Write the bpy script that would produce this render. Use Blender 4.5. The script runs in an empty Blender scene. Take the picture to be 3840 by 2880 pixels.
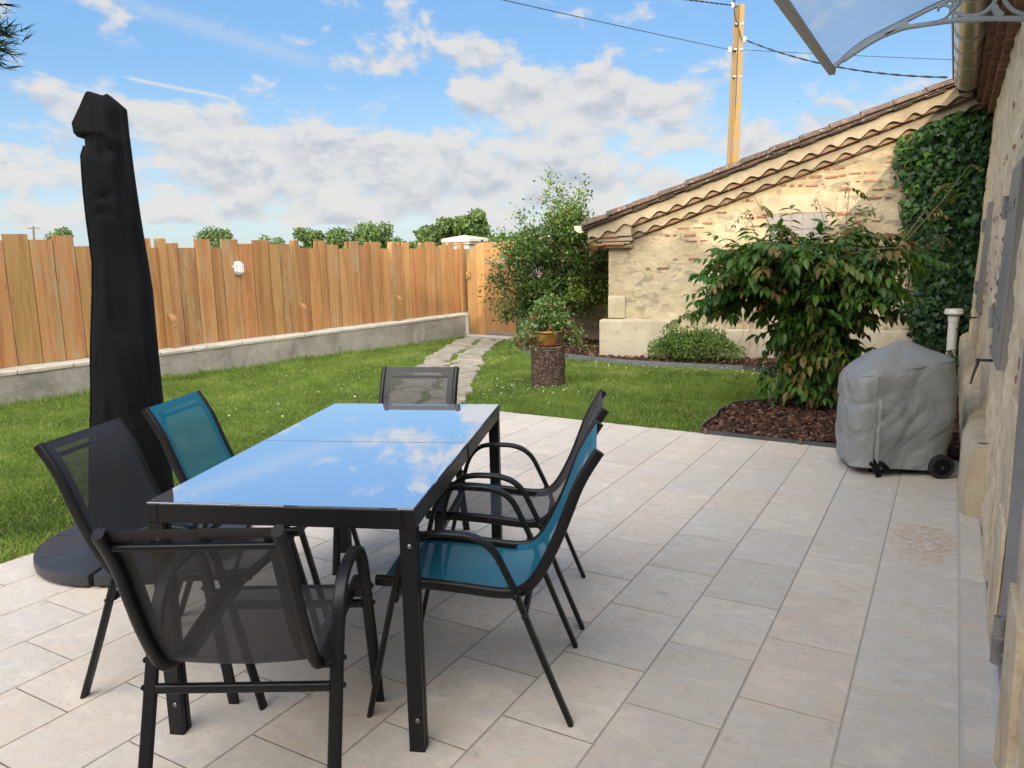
import bpy, bmesh, math, random
import numpy as np
from mathutils import Vector, Matrix, Quaternion, noise as mnoise
R = math.radians
random.seed(7); rng = np.random.default_rng(7)
scene = bpy.context.scene
COL = scene.collection
PI = math.pi

# ------------------------------------------------------------------ helpers
class NT:
    def __init__(s, nt): s.nt = nt
    def n(s, t, **k):
        nd = s.nt.nodes.new('ShaderNode' + t)
        ins = k.pop('ins', {})
        for a, v in k.items(): setattr(nd, a, v)
        for a, v in ins.items(): s.put(nd.inputs[a], v)
        return nd
    def put(s, sock, v):
        if isinstance(v, bpy.types.NodeSocket): s.nt.links.new(v, sock)
        elif v is not None:
            if sock.type == 'RGBA' and hasattr(v, '__len__') and len(v) == 3: v = (*v, 1)
            sock.default_value = v
    def m(s, op, a, b=None, c=None, clamp=False):
        nd = s.n('Math', operation=op, use_clamp=clamp)
        s.put(nd.inputs[0], a)
        if b is not None: s.put(nd.inputs[1], b)
        if c is not None: s.put(nd.inputs[2], c)
        return nd.outputs[0]
    def mix(s, f, a, b, blend='MIX'):
        nd = s.n('Mix', data_type='RGBA', blend_type=blend)
        s.put(nd.inputs[0], f); s.put(nd.inputs[6], a); s.put(nd.inputs[7], b)
        return nd.outputs[2]
    def noise(s, vec, scale, detail=4, rough=.55, dist=0, col=False):
        nd = s.n('TexNoise', ins={'Scale': scale, 'Detail': detail, 'Roughness': rough, 'Distortion': dist})
        if vec is not None: s.put(nd.inputs['Vector'], vec)
        return nd.outputs['Color' if col else 'Fac']
    def ramp(s, f, stops, interp='LINEAR'):
        nd = s.n('ValToRGB'); cr = nd.color_ramp; cr.interpolation = interp
        while len(cr.elements) < len(stops): cr.elements.new(.5)
        for e, (p, c) in zip(cr.elements, stops):
            e.position = p; e.color = (c, c, c, 1) if not hasattr(c, '__len__') else (*c, 1)
        s.put(nd.inputs[0], f); return nd.outputs[0]
    def sstep(s, v, a, b):
        nd = s.n('MapRange', interpolation_type='SMOOTHSTEP', ins={'From Min': a, 'From Max': b})
        s.put(nd.inputs[0], v); return nd.outputs[0]
    def mapv(s, vec, loc=(0,0,0), rot=(0,0,0), sc=(1,1,1)):
        nd = s.n('Mapping', ins={'Location': loc, 'Rotation': rot, 'Scale': sc}); s.put(nd.inputs[0], vec); return nd.outputs[0]
    def bump(s, h, strength=.3, dist=.01, nrm=None):
        nd = s.n('Bump', ins={'Strength': strength, 'Distance': dist, 'Height': h})
        if nrm is not None: s.put(nd.inputs['Normal'], nrm)
        return nd.outputs[0]
    def attr(s, name): return s.n('Attribute', attribute_name=name).outputs['Fac']
    def obj(s): return s.n('TexCoord').outputs['Object']

def new_mat(name):
    m = bpy.data.materials.new(name); m.use_nodes = True
    b = m.node_tree.nodes['Principled BSDF']
    return m, NT(m.node_tree), b
def setp(t, b, **k):
    nm = {'col': 'Base Color', 'rough': 'Roughness', 'metal': 'Metallic', 'spec': 'Specular IOR Level', 'normal': 'Normal', 'alpha': 'Alpha', 'trans': 'Transmission Weight', 'coat': 'Coat Weight', 'sheen': 'Sheen Weight', 'ior': 'IOR'}
    for a, v in k.items(): t.put(b.inputs[nm[a]], v)

def simple(name, col, rough=.5, metal=0, var=.12, scale=30, bump=.1, spec=.5, bd=.003):
    m, t, b = new_mat(name)
    o = t.obj(); f = t.noise(o, scale, 5)
    c = t.mix(t.ramp(f, [(.3, 0), (.7, 1)]), tuple(x * (1 - var) for x in col), tuple(min(1, x * (1 + var)) for x in col))
    setp(t, b, col=c, rough=rough, metal=metal, spec=spec)
    if bump: setp(t, b, normal=t.bump(f, bump, bd))
    return m

class MB:
    def __init__(s): s.v = []; s.f = []; s.t = []; s.mi = []; s.cur = 0.5; s.cm = 0
    def add(s, vs, fs):
        o = len(s.v); s.v += [tuple(v) for v in vs]
        for f in fs: s.f.append(tuple(i + o for i in f)); s.t.append(s.cur); s.mi.append(s.cm)
    def box(s, c, size, rot=None, taper=1.0):
        x, y, z = (q / 2 for q in size)
        vs = [Vector((sx * x * (taper if sz > 0 else 1), sy * y * (taper if sz > 0 else 1), sz * z)) for sz in (-1, 1) for sy in (-1, 1) for sx in (-1, 1)]
        if rot is not None:
            M = rot if isinstance(rot, Matrix) else Matrix.Rotation(rot, 3, 'Z')
            vs = [M @ v for v in vs]
        c = Vector(c)
        s.add([v + c for v in vs], [(0,2,3,1), (4,5,7,6), (0,1,5,4), (2,6,7,3), (0,4,6,2), (1,3,7,5)])
    def prism(s, poly, h, M):
        """poly: 2D outline in local xy, extruded along local z from 0 to h, matrix M 4x4"""
        n = len(poly)
        vs = [M @ Vector((x, y, 0)) for x, y in poly] + [M @ Vector((x, y, h)) for x, y in poly]
        s.add(vs, [tuple(range(n))[::-1], tuple(range(n, 2 * n))] + [(i, (i + 1) % n, n + (i + 1) % n, n + i) for i in range(n)])
    def sweep(s, pts, prof, up=(0, 0, 1), closed_ends=True, scale=None):
        """sweep closed 2D profile (side, up) along pts"""
        pts = [Vector(p) for p in pts]; n = len(prof); rings = []
        u0 = Vector(up)
        for i, p in enumerate(pts):
            a = pts[max(i - 1, 0)]; b = pts[min(i + 1, len(pts) - 1)]
            d = (b - a).normalized()
            side = d.cross(u0)
            if side.length < 1e-4: side = d.cross(Vector((1, 0, 0.01)))
            side.normalize(); upv = side.cross(d).normalized()
            k = 1 if scale is None else scale[i]
            rings.append([p + side * x * k + upv * y * k for x, y in prof])
        vs = [v for r in rings for v in r]
        fs = [(i * n + j, i * n + (j + 1) % n, (i + 1) * n + (j + 1) % n, (i + 1) * n + j) for i in range(len(pts) - 1) for j in range(n)]
        if closed_ends: fs += [tuple(range(n))[::-1], tuple((len(pts) - 1) * n + j for j in range(n))]
        s.add(vs, fs)
    def tube(s, pts, r, n=8, r1=None):
        prof = [(math.cos(2 * PI * k / n), math.sin(2 * PI * k / n)) for k in range(n)]
        L = len(pts); sc = [r + ((r1 if r1 is not None else r) - r) * i / max(1, L - 1) for i in range(L)]
        d = Vector(pts[-1]) - Vector(pts[0])
        up = (0, 0, 1) if abs(d.z) < .8 * d.length else (0.3, 1, 0)
        s.sweep(pts, prof, up, True, sc)
    def lathe(s, prof, c=(0, 0, 0), n=24, M=None):
        vs = []; c = Vector(c)
        for r, z in prof:
            for k in range(n):
                a = 2 * PI * k / n; v = Vector((r * math.cos(a), r * math.sin(a), z))
                vs.append((M @ v if M is not None else v) + c)
        fs = [(i * n + j, i * n + (j + 1) % n, (i + 1) * n + (j + 1) % n, (i + 1) * n + j) for i in range(len(prof) - 1) for j in range(n)]
        fs += [tuple(range(n))[::-1], tuple((len(prof) - 1) * n + j for j in range(n))]
        s.add(vs, fs)
    def build(s, name, mat, parent=None, smooth=False, local=False, bevel=0, angle=None):
        me = bpy.data.meshes.new(name)
        off = Vector((0, 0, 0)) if (parent is None or local) else wloc(parent)
        me.from_pydata([tuple(Vector(v) - off) for v in s.v], [], s.f)
        for m in (mat if isinstance(mat, (list, tuple)) else [mat]): me.materials.append(m)
        if any(s.mi): me.polygons.foreach_set('material_index', s.mi)
        at = me.attributes.new('tint', 'FLOAT', 'FACE'); at.data.foreach_set('value', s.t)
        bm = bmesh.new(); bm.from_mesh(me); bmesh.ops.recalc_face_normals(bm, faces=bm.faces)
        if bevel: bmesh.ops.bevel(bm, geom=[e for e in bm.edges if e.calc_face_angle(0) > .5], offset=bevel, segments=2, affect='EDGES', profile=.6)
        bm.to_mesh(me); bm.free()
        if smooth: me.shade_smooth()
        if angle: me.shade_smooth(); me.set_sharp_from_angle(angle=R(angle))
        o = bpy.data.objects.new(name, me); COL.objects.link(o)
        if parent is not None: o.parent = parent
        return o
def wloc(o):
    v = Vector((0, 0, 0))
    while o is not None: v += o.location; o = o.parent
    return v
def tag(o, label=None, cat=None, group=None, kind=None):
    if label: o['label'] = label
    if cat: o['category'] = cat
    if group: o['group'] = group
    if kind: o['kind'] = kind
    return o
def empty(name, loc, label, cat, group=None, rz=0):
    o = bpy.data.objects.new(name, None); COL.objects.link(o); o.location = loc; o.rotation_euler = (0, 0, rz)
    o.empty_display_size = .1
    return tag(o, label, cat, group)
def kids(o): return [c for c in bpy.data.objects if c.parent == o]
def copy_tree(o, parent=None):
    c = o.copy(); COL.objects.link(c)
    if parent is not None: c.parent = parent
    for k in kids(o): copy_tree(k, c)
    return c
def crom(pts, k=6):
    pts = [np.array(p, float) for p in pts]; out = []
    P = [2 * pts[0] - pts[1]] + pts + [2 * pts[-1] - pts[-2]]
    for i in range(1, len(P) - 2):
        for j in range(k):
            t = j / k; a, b, c, d = P[i - 1:i + 3]
            out.append(.5 * (2 * b + (c - a) * t + (2 * a - 5 * b + 4 * c - d) * t * t + (3 * b - a - 3 * c + d) * t ** 3))
    out.append(pts[-1]); return [tuple(p) for p in out]
def rrect(w, h, r, k=3):
    o = []
    for cx, cy, a0 in ((w/2-r, h/2-r, 0), (-w/2+r, h/2-r, 90), (-w/2+r, -h/2+r, 180), (w/2-r, -h/2+r, 270)):
        for j in range(k + 1): a = R(a0 + 90 * j / k); o.append((cx + r * math.cos(a), cy + r * math.sin(a)))
    return o
def frames(dirs, nrm):
    """orthonormal frames: y axis along dirs, z near nrm"""
    y = dirs / np.linalg.norm(dirs, axis=1, keepdims=True)
    x = np.cross(y, nrm); l = np.linalg.norm(x, axis=1, keepdims=True); l[l < 1e-6] = 1; x /= l
    z = np.cross(x, y)
    return np.stack([x, y, z], 2)
def scatter(name, tv, tf, pos, F, sc, tint, mat, parent=None, smooth=False):
    """one mesh of many small leaf shapes: template verts tv, faces tf, positions, frames, scales, per-leaf tint"""
    tv = np.array(tv, float); N = len(pos); M = len(tv)
    sc = np.broadcast_to(np.asarray(sc, float).reshape(-1, 1) if np.ndim(sc) < 2 else sc, (N, 3 if np.ndim(sc) == 2 else 1))
    V = np.einsum('nij,nmj->nmi', F, tv[None] * sc[:, None, :]) + pos[:, None, :]
    if parent is not None: V = V - np.array(wloc(parent))
    V = V.reshape(-1, 3)
    lens = np.array([len(f) for f in tf]); flat = np.concatenate([np.array(f) for f in tf])
    idx = (flat[None] + (np.arange(N) * M)[:, None]).ravel()
    ln = np.tile(lens, N); st = np.concatenate([[0], np.cumsum(ln)[:-1]])
    me = bpy.data.meshes.new(name)
    me.vertices.add(len(V)); me.vertices.foreach_set('co', V.astype(np.float32).ravel())
    me.loops.add(len(idx)); me.loops.foreach_set('vertex_index', idx.astype(np.int32))
    me.polygons.add(len(ln)); me.polygons.foreach_set('loop_start', st.astype(np.int32)); me.polygons.foreach_set('loop_total', ln.astype(np.int32))
    me.materials.append(mat)
    at = me.attributes.new('tint', 'FLOAT', 'FACE'); at.data.foreach_set('value', np.repeat(np.asarray(tint, np.float32), len(tf)))
    me.update(calc_edges=True); me.validate()
    if smooth: me.shade_smooth()
    o = bpy.data.objects.new(name, me); COL.objects.link(o)
    if parent is not None: o.parent = parent
    return o
def rdir(n, zmin=-1.0, zmax=1.0):
    z = rng.uniform(zmin, zmax, n); a = rng.uniform(0, 2 * PI, n); s = np.sqrt(1 - z * z)
    return np.stack([s * np.cos(a), s * np.sin(a), z], 1)
def inpoly(P, poly):
    x, y = P[:, 0], P[:, 1]; c = np.zeros(len(P), bool); n = len(poly)
    for i in range(n):
        x0, y0 = poly[i]; x1, y1 = poly[i - 1]
        if y0 == y1: continue
        c ^= ((y0 > y) != (y1 > y)) & (x < (x1 - x0) * (y - y0) / (y1 - y0) + x0)
    return c

# ------------------------------------------------------------------ camera
cam = bpy.data.cameras.new('camera'); co = bpy.data.objects.new('camera', cam); COL.objects.link(co)
cr = (0.86827619, 0.495575, -0.02240267); cu = (-0.06291566, 0.15480172, 0.98594018); cf = (-0.49207528, 0.85465891, -0.16559008)
HC = 1.42
co.matrix_world = Matrix(((cr[0], cu[0], -cf[0], 0), (cr[1], cu[1], -cf[1], 0), (cr[2], cu[2], -cf[2], HC), (0, 0, 0, 1)))
cam.sensor_fit = 'HORIZONTAL'; cam.sensor_width = 36; cam.lens = 2866.43 / 3840 * 36
cam.clip_start = .05; cam.clip_end = 6000
scene.camera = co

# ------------------------------------------------------------------ materials
def tile_mat():
    m, t, b = new_mat('patio_tile')
    o = t.obj(); ti = t.attr('tint')
    cv = t.n('CombineXYZ'); t.put(cv.inputs[2], t.m('MULTIPLY', ti, 37.0))
    ad = t.n('VectorMath', operation='ADD'); t.put(ad.inputs[0], o); t.put(ad.inputs[1], cv.outputs[0]); v = ad.outputs[0]
    big = t.noise(t.mapv(v, sc=(1.0, 1.35, 1)), 6.5, 8, .66, .3)
    st = t.noise(t.mapv(v, sc=(1.0, 1.7, 1)), 17, 7, .72, .2)
    c = t.ramp(big, [(.3, (.41, .38, .335)), (.42, (.575, .505, .43)), (.52, (.515, .48, .44)), (.60, (.60, .54, .47)), (.72, (.65, .59, .525))])
    c = t.mix(t.m('MULTIPLY', t.sstep(st, .42, .68), .5), c, (.61, .57, .525))
    c = t.mix(t.m('MULTIPLY', t.sstep(st, .46, .28), .5), c, (.42, .385, .345))
    c = t.mix(.62, c, t.mix(1, c, t.ramp(ti, [(0, (.76, .745, .73)), (.3, (1.02, .985, .93)), (.5, (.90, .89, .89)), (.75, (1.06, 1.02, .96)), (1, (.96, .875, .79))]), 'MULTIPLY'))
    # small dark scuffs and pinholes
    sc = t.noise(t.mapv(v, sc=(1, 2.2, 1)), 60, 3, .7)
    msk = t.noise(v, 7, 3)
    c = t.mix(t.m('MULTIPLY', t.m('MULTIPLY', t.sstep(sc, .58, .68), t.sstep(msk, .48, .62)), .6), c, (.23, .21, .19))
    pin = t.noise(v, 150, 1)
    c = t.mix(t.m('MULTIPLY', t.sstep(pin, .74, .78), .8), c, (.10, .09, .08))
    # rusty drip stains near the bench end
    sp = t.n('SeparateXYZ'); t.put(sp.inputs[0], o)
    dx = t.m('DIVIDE', t.m('ADD', sp.outputs[0], .04), .17); dy = t.m('DIVIDE', t.m('SUBTRACT', sp.outputs[1], 4.05), .33)
    rr = t.m('SUBTRACT', 1, t.m('ADD', t.m('MULTIPLY', dx, dx), t.m('MULTIPLY', dy, dy)))
    rn = t.noise(t.mapv(o, sc=(1.0, 2.0, 1)), 24, 4, .78, .5)
    rm = t.m('MULTIPLY', t.sstep(rr, 0, .5), t.sstep(rn, .50, .57))
    c = t.mix(t.m('MULTIPLY', rm, .72), c, (.44, .23, .07))
    dx = t.m('DIVIDE', t.m('ADD', sp.outputs[0], 2.44), .035); dy = t.m('DIVIDE', t.m('SUBTRACT', sp.outputs[1], .83), .05)
    rr2 = t.m('SUBTRACT', 1, t.m('ADD', t.m('MULTIPLY', dx, dx), t.m('MULTIPLY', dy, dy)))
    c = t.mix(t.m('MULTIPLY', t.sstep(rr2, 0, .5), t.m('MULTIPLY', t.sstep(rn, .45, .6), .9)), c, (.55, .24, .05))
    h = t.m('ADD', t.m('MULTIPLY', st, .6), t.m('MULTIPLY', sc, .4))
    setp(t, b, col=c, rough=t.ramp(big, [(.3, .62), (.7, .48)]), spec=.4, normal=t.bump(h, .12, .004))
    return m
M = {}
M['tile'] = tile_mat()
def grout_mat():
    m, t, b = new_mat('grout'); o = t.obj(); f = t.noise(o, 14, 5)
    sp = t.n('SeparateXYZ'); t.put(sp.inputs[0], o)
    near = t.sstep(sp.outputs[0], .0, .09)
    c = t.mix(t.ramp(f, [(.35, 0), (.65, 1)]), (.09, .082, .072), (.24, .22, .195))
    fx = t.m('ABSOLUTE', t.m('SUBTRACT', t.m('FRACT', t.m('ADD', t.m('DIVIDE', t.m('SUBTRACT', sp.outputs[0], .104), .3116), 20.5)), .5))
    lng = t.m('MULTIPLY', t.sstep(fx, .016, .010), .8)
    c = t.mix(lng, t.mix(t.sstep(sp.outputs[0], -.32, -.2), c, (.36, .335, .30)), t.mix(f, (.28, .255, .22), (.46, .43, .385)))
    c = t.mix(near, c, (.44, .42, .39)); setp(t, b, col=c, rough=.95, spec=.1, normal=t.bump(t.noise(o, 200, 2), .4, .003)); return m
M['grout'] = grout_mat()
def wood_mat(name, base, dark, pale):
    m, t, b = new_mat(name)
    rnd = t.n('ObjectInfo').outputs['Random']
    cv = t.n('CombineXYZ'); t.put(cv.inputs[0], t.m('MULTIPLY', rnd, 91.7)); t.put(cv.inputs[2], t.m('MULTIPLY', rnd, 53.3))
    ad = t.n('VectorMath', operation='ADD'); t.put(ad.inputs[0], t.obj()); t.put(ad.inputs[1], cv.outputs[0]); v = ad.outputs[0]
    w = t.noise(t.mapv(v, sc=(7, 7, .55)), 1.6, 3, .5, 1.2)
    rings = t.n('TexWave', wave_type='BANDS', bands_direction='X', ins={'Scale': 6.5, 'Distortion': 5.0, 'Detail': 3, 'Detail Scale': .9, 'Detail Roughness': .6})
    t.put(rings.inputs['Vector'], t.mapv(v, sc=(3.2, 3.2, .28)))
    fine = t.noise(t.mapv(v, sc=(60, 60, 1.6)), 3, 4, .6)
    r2 = t.m('FRACT', t.m('MULTIPLY', rnd, 7.13))
    c = t.mix(t.ramp(w, [(.3, 0), (.7, 1)]), base, pale)
    c = t.mix(t.m('MULTIPLY', t.sstep(rings.outputs['Fac'], .55, 1.0), .38), c, dark)
    c = t.mix(t.m('MULTIPLY', fine, .42), c, t.mix(1, c, (.55, .50, .42), 'MULTIPLY'))
    c = t.mix(.78, c, t.ramp(rnd, [(0, (.76, .66, .60)), (.16, (1.02, 1.12, 1.05)), (.32, (.98, .80, .72)), (.48, (.80, .92, .74)), (.64, (1.14, 1.04, .86)), (.80, (.70, .72, .62)), (1, (1.02, .90, .84))]), 'MULTIPLY')
    grey = t.m('MULTIPLY', t.sstep(r2, .62, .74), t.m('MULTIPLY', t.sstep(t.noise(t.mapv(v, sc=(5, 5, .8)), 2.3, 4, .7, .5), .46, .62), .75))
    c = t.mix(grey, c, (.30, .235, .13))
    # edge sapwood stripe and knots
    vor = t.n('TexVoronoi', feature='F1', ins={'Scale': 2.6, 'Randomness': 1.0}); t.put(vor.inputs['Vector'], t.mapv(v, sc=(2.0, 2.0, .8)))
    kn = t.sstep(vor.outputs['Distance'], .085, .03)
    c = t.mix(t.m('MULTIPLY', kn, .75), c, (.20, .075, .028))
    h = t.m('ADD', t.m('MULTIPLY', fine, .6), t.m('MULTIPLY', rings.outputs['Fac'], .4))
    setp(t, b, col=c, rough=.62, spec=.3, normal=t.bump(h, .25, .003)); return m
M['wood'] = wood_mat('larch_wood', (.36, .178, .074), (.235, .09, .035), (.43, .25, .115))
M['gatewood'] = wood_mat('gate_wood', (.38, .205, .09), (.27, .115, .045), (.45, .285, .135))
M['darkwood'] = wood_mat('shaded_fence_wood', (.30, .13, .055), (.18, .07, .03), (.36, .18, .08))  # darker base tones carry the shade on the boards behind the rose
def plaster(name, cols, scale=3, bstr=.5, stain=None, fine=90, bd=.006):
    m, t, b = new_mat(name); o = t.obj()
    f = t.noise(o, scale, 6, .62, .3); f2 = t.noise(o, fine, 4, .6); f3 = t.noise(o, scale * 6, 4, .6)
    n = len(cols); c = t.ramp(f, [(.28 + .44 * i / (n - 1), q) for i, q in enumerate(cols)])
    c = t.mix(t.m('MULTIPLY', t.sstep(f3, .5, .72), .35), c, tuple(x * .72 for x in cols[0]))
    c = t.mix(t.m('MULTIPLY', t.sstep(f2, .56, .72), .35), c, tuple(x * .55 for x in cols[0]))
    if stain:
        s = t.noise(t.mapv(o, sc=(1, 1, .35)), 2.2, 5, .65)
        c = t.mix(t.m('MULTIPLY', t.sstep(s, .5, .68), .6), c, stain)
    h = t.m('ADD', t.m('MULTIPLY', f2, .6), t.m('MULTIPLY', f3, .6))
    setp(t, b, col=c, rough=.92, spec=.15, normal=t.bump(h, bstr, bd)); return m
def shed_mat():
    m, t, b = new_mat('shed_plaster'); o = t.obj()
    f = t.noise(o, 1.3, 6, .62, .4); f2 = t.noise(o, 95, 4, .6); f3 = t.noise(t.mapv(o, sc=(1, 1, 2.2)), 5, 6, .66, .5)
    c = t.ramp(f, [(.30, (.30, .24, .15)), (.45, (.41, .335, .21)), (.58, (.465, .39, .26)), (.70, (.53, .455, .325))])
    c = t.mix(t.m('MULTIPLY', t.sstep(f3, .535, .60), .85), c, (.245, .215, .165))
    c = t.mix(t.m('MULTIPLY', t.sstep(f3, .44, .36), .5), c, (.57, .51, .40))
    st = t.noise(t.mapv(o, sc=(1, 1, .3), loc=(3, 1, 2)), 2.4, 5, .65); c = t.mix(t.m('MULTIPLY', t.sstep(st, .52, .70), .5), c, (.38, .285, .16))
    br_ = t.noise(t.mapv(o, sc=(1.0, 1.0, 5.5)), 3.4, 5, .7); c = t.mix(t.m('MULTIPLY', t.sstep(br_, .63, .68), t.m('MULTIPLY', t.sstep(t.noise(o, 1.7, 2), .46, .56), .65)), c, (.33, .16, .10))
    vor = t.n('TexVoronoi', feature='DISTANCE_TO_EDGE', ins={'Scale': 3.2}); t.put(vor.inputs['Vector'], t.n('VectorMath', operation='ADD', ins={0: t.mapv(o, sc=(1, 1, 2.6)), 1: t.noise(o, 3, 3, col=True)}).outputs[0])
    ed = t.m('MULTIPLY', t.sstep(vor.outputs['Distance'], .10, .02), t.sstep(t.noise(o, 1.1, 2), .50, .60)); c = t.mix(t.m('MULTIPLY', ed, .34), c, (.34, .28, .19))
    c = t.mix(t.m('MULTIPLY', t.sstep(f2, .54, .68), .6), c, (.20, .16, .105))
    h = t.m('ADD', t.m('MULTIPLY', f2, .6), t.m('SUBTRACT', t.m('MULTIPLY', f3, 1.0), t.m('MULTIPLY', ed, .12)))
    setp(t, b, col=c, rough=.92, spec=.12, normal=t.bump(h, .9, .012)); return m
M['shedwall'] = shed_mat()
M['mortar'] = plaster('cornice_mortar', [(.25, .205, .14), (.335, .28, .195), (.41, .35, .255)], 3, .5)
M['plinth'] = plaster('plinth_render', [(.32, .28, .20), (.43, .38, .28), (.49, .44, .34)], 2.5, .9, None, 120)
M['ashlar'] = plaster('ashlar_stone', [(.30, .25, .165), (.42, .36, .25), (.49, .43, .31)], 3, .6)
M['housewall'] = plaster('rubble_lime_wall', [(.44, .325, .20), (.68, .545, .375), (.76, .65, .48)], 7, .9, (.46, .37, .25), 55, .012)
M['bench'] = plaster('bench_render', [(.40, .32, .22), (.50, .42, .30), (.56, .48, .36)], 4, 1.0, (.33, .28, .21), 130, .008)
M['benchtop'] = plaster('bench_top', [(.44, .38, .29), (.50, .44, .35), (.54, .48, .39)], 5, .3)
M['jamb'] = plaster('door_stone', [(.44, .34, .215), (.60, .49, .34), (.66, .57, .43)], 7, 1.0, None, 100, .008)
M['lowwall'] = plaster('low_wall_render', [(.17, .155, .13), (.30, .28, .24), (.39, .365, .31)], 2.2, 1.0, (.14, .13, .115), 80, .012)
M['coping'] = plaster('coping_stone', [(.38, .345, .285), (.48, .44, .37), (.53, .495, .43)], 6, .6)
M['pillar'] = plaster('pillar_render', [(.32, .315, .30), (.41, .405, .39), (.46, .45, .43)], 4, .8)
M['pathstone'] = plaster('path_stone', [(.18, .165, .13), (.27, .245, .20), (.35, .32, .265)], 5, .7)
def brickm(name, a, b_, c_):
    m, t, b = new_mat(name); o = t.obj(); f = t.noise(o, 9, 5, .7); ti = t.attr('tint')
    c = t.ramp(f, [(.3, a), (.5, b_), (.7, c_)]); c = t.mix(.6, c, t.mix(1, c, t.ramp(ti, [(0, .6), (1, 1.15)]), 'MULTIPLY'))
    setp(t, b, col=c, rough=.9, spec=.15, normal=t.bump(t.noise(o, 70, 4), .6, .006)); return m
M['brick'] = brickm('old_red_brick', (.22, .10, .065), (.30, .145, .095), (.40, .30, .20))
M['brownbrick'] = brickm('brown_brick', (.16, .085, .06), (.235, .13, .095), (.30, .20, .15))
M['rooftile'] = brickm('canal_tile', (.055, .043, .037), (.105, .076, .062), (.17, .105, .074))
def tile_lichen():
    m = M['rooftile']; t = NT(m.node_tree); b = m.node_tree.nodes['Principled BSDF']
    src = b.inputs['Base Color'].links[0].from_socket; o = t.obj()
    l = t.sstep(t.noise(o, 26, 4, .7), .58, .66); l2 = t.sstep(t.noise(t.mapv(o, loc=(5, 2, 1)), 17, 4, .7), .60, .68)
    c = t.mix(t.m('MULTIPLY', l, .8), src, (.36, .33, .27)); c = t.mix(t.m('MULTIPLY', l2, .8), c, (.06, .05, .045)); t.put(b.inputs['Base Color'], c)
tile_lichen()
M['redtile'] = brickm('flat_red_tile', (.20, .085, .05), (.33, .14, .08), (.42, .28, .18))
M['black'] = simple('black_powder_coat', (.0065, .0065, .0075), .42, 0, .2, 300, .05, .35, .001)
M['blackfab'] = None
def cloth_black():
    m, t, b = new_mat('black_cover_cloth'); o = t.obj()
    f = t.noise(t.mapv(o, sc=(1, 1, .6)), 9, 5, .55, .6); w = t.noise(o, 420, 2)
    setp(t, b, col=t.mix(f, (.0025, .0028, .0036), (.007, .0073, .0085)), rough=.8, spec=.12, normal=t.bump(w, .12, .001, t.bump(f, .3, .02))); return m
M['blackfab'] = cloth_black()
def weight_mat():
    m, t, b = new_mat('moulded_base_weight'); o = t.obj(); f = t.noise(o, 6, 5, .6, .4); f2 = t.noise(o, 60, 3)
    setp(t, b, col=t.mix(f, (.016, .017, .021), (.036, .038, .045)), rough=t.ramp(f, [(.3, .32), (.7, .55)]), spec=.5, normal=t.bump(f2, .15, .002)); return m
M['weight'] = weight_mat()
def sling(name, col, open_):
    m, t, b = new_mat(name); o = t.obj()
    wv = t.noise(o, 700, 1); f = t.noise(o, 5, 3)
    setp(t, b, col=t.mix(f, tuple(x * .85 for x in col), tuple(x * 1.15 for x in col)), rough=.55, spec=.35, normal=t.bump(wv, .1, .0005))
    tr = t.n('BsdfTransparent'); mx = t.n('MixShader')
    n = t.m('ADD', open_ - .1, t.m('MULTIPLY', wv, .2))
    t.put(mx.inputs[0], n); t.nt.links.new(b.outputs[0], mx.inputs[1]); t.nt.links.new(tr.outputs[0], mx.inputs[2])
    t.nt.links.new(mx.outputs[0], t.nt.nodes['Material Output'].inputs[0]); return m
M['sl_grey'] = sling('grey_mesh_fabric', (.036, .035, .038), .26)
M['sl_teal'] = sling('teal_mesh_fabric', (.004, .135, .215), .20)
M['hem_grey'] = simple('grey_hem', (.022, .022, .026), .6, 0, .1, 200)
M['hem_teal'] = simple('teal_hem', (.003, .115, .185), .6, 0, .1, 200)
def glass_top():
    m, t, b = new_mat('coated_table_glass'); o = t.obj(); f = t.noise(o, 2.2, 2); d = t.noise(o, 45, 4, .7); sm = t.noise(t.mapv(o, rot=(0, 0, .5), sc=(1, 3, 1)), 4, 5, .7)
    setp(t, b, col=(.84, .89, .94), metal=1.0, rough=t.m('MULTIPLY', t.sstep(sm, .50, .8), .12), normal=t.bump(f, .02, .02))
    df = t.n('BsdfDiffuse', ins={'Color': (.35, .38, .42, 1)}); mx = t.n('MixShader')
    t.put(mx.inputs[0], t.m('ADD', .11, t.m('ADD', t.m('MULTIPLY', t.sstep(d, .58, .8), .14), t.m('MULTIPLY', t.sstep(sm, .5, .75), .10))))
    t.nt.links.new(b.outputs[0], mx.inputs[1]); t.nt.links.new(df.outputs[0], mx.inputs[2]); t.nt.links.new(mx.outputs[0], t.nt.nodes['Material Output'].inputs[0]); return m
M['glass'] = glass_top()
M['steel'] = simple('galvanised_steel', (.42, .42, .42), .38, .9, .15, 80, .05)
M['bolt'] = simple('zinc_bolt', (.26, .26, .26), .3, 1, .1, 200, 0)
M['white'] = simple('white_plastic', (.78, .78, .76), .35, 0, .05, 40, .02)
M['whitegrey'] = simple('grey_pvc', (.52, .51, .48), .45, 0, .08, 20, .03)
M['taupe'] = simple('taupe_paint', (.205, .192, .182), .5, 0, .08, 8, .05)
M['canopyframe'] = simple('canopy_aluminium', (.36, .35, .335), .42, .0, .05, 10, .02)
M['canopybracket'] = simple('grey_bracket_plastic', (.40, .42, .425), .4, 0, .05, 10, .02)
M['gutter'] = simple('sand_pvc_gutter', (.38, .32, .235), .22, 0, .1, 6, .02)
M['gutterpale'] = simple('cream_pvc_gutter', (.62, .55, .42), .3, 0, .06, 6, .02)
M['nail'] = simple('rusty_nail', (.06, .045, .035), .6)
M['rubber'] = simple('black_tyre', (.012, .012, .013), .7, 0, .2, 60, .1)
M['edging'] = simple('dark_plastic_edging', (.05, .053, .058), .45, 0, .2, 20, .05)
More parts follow.
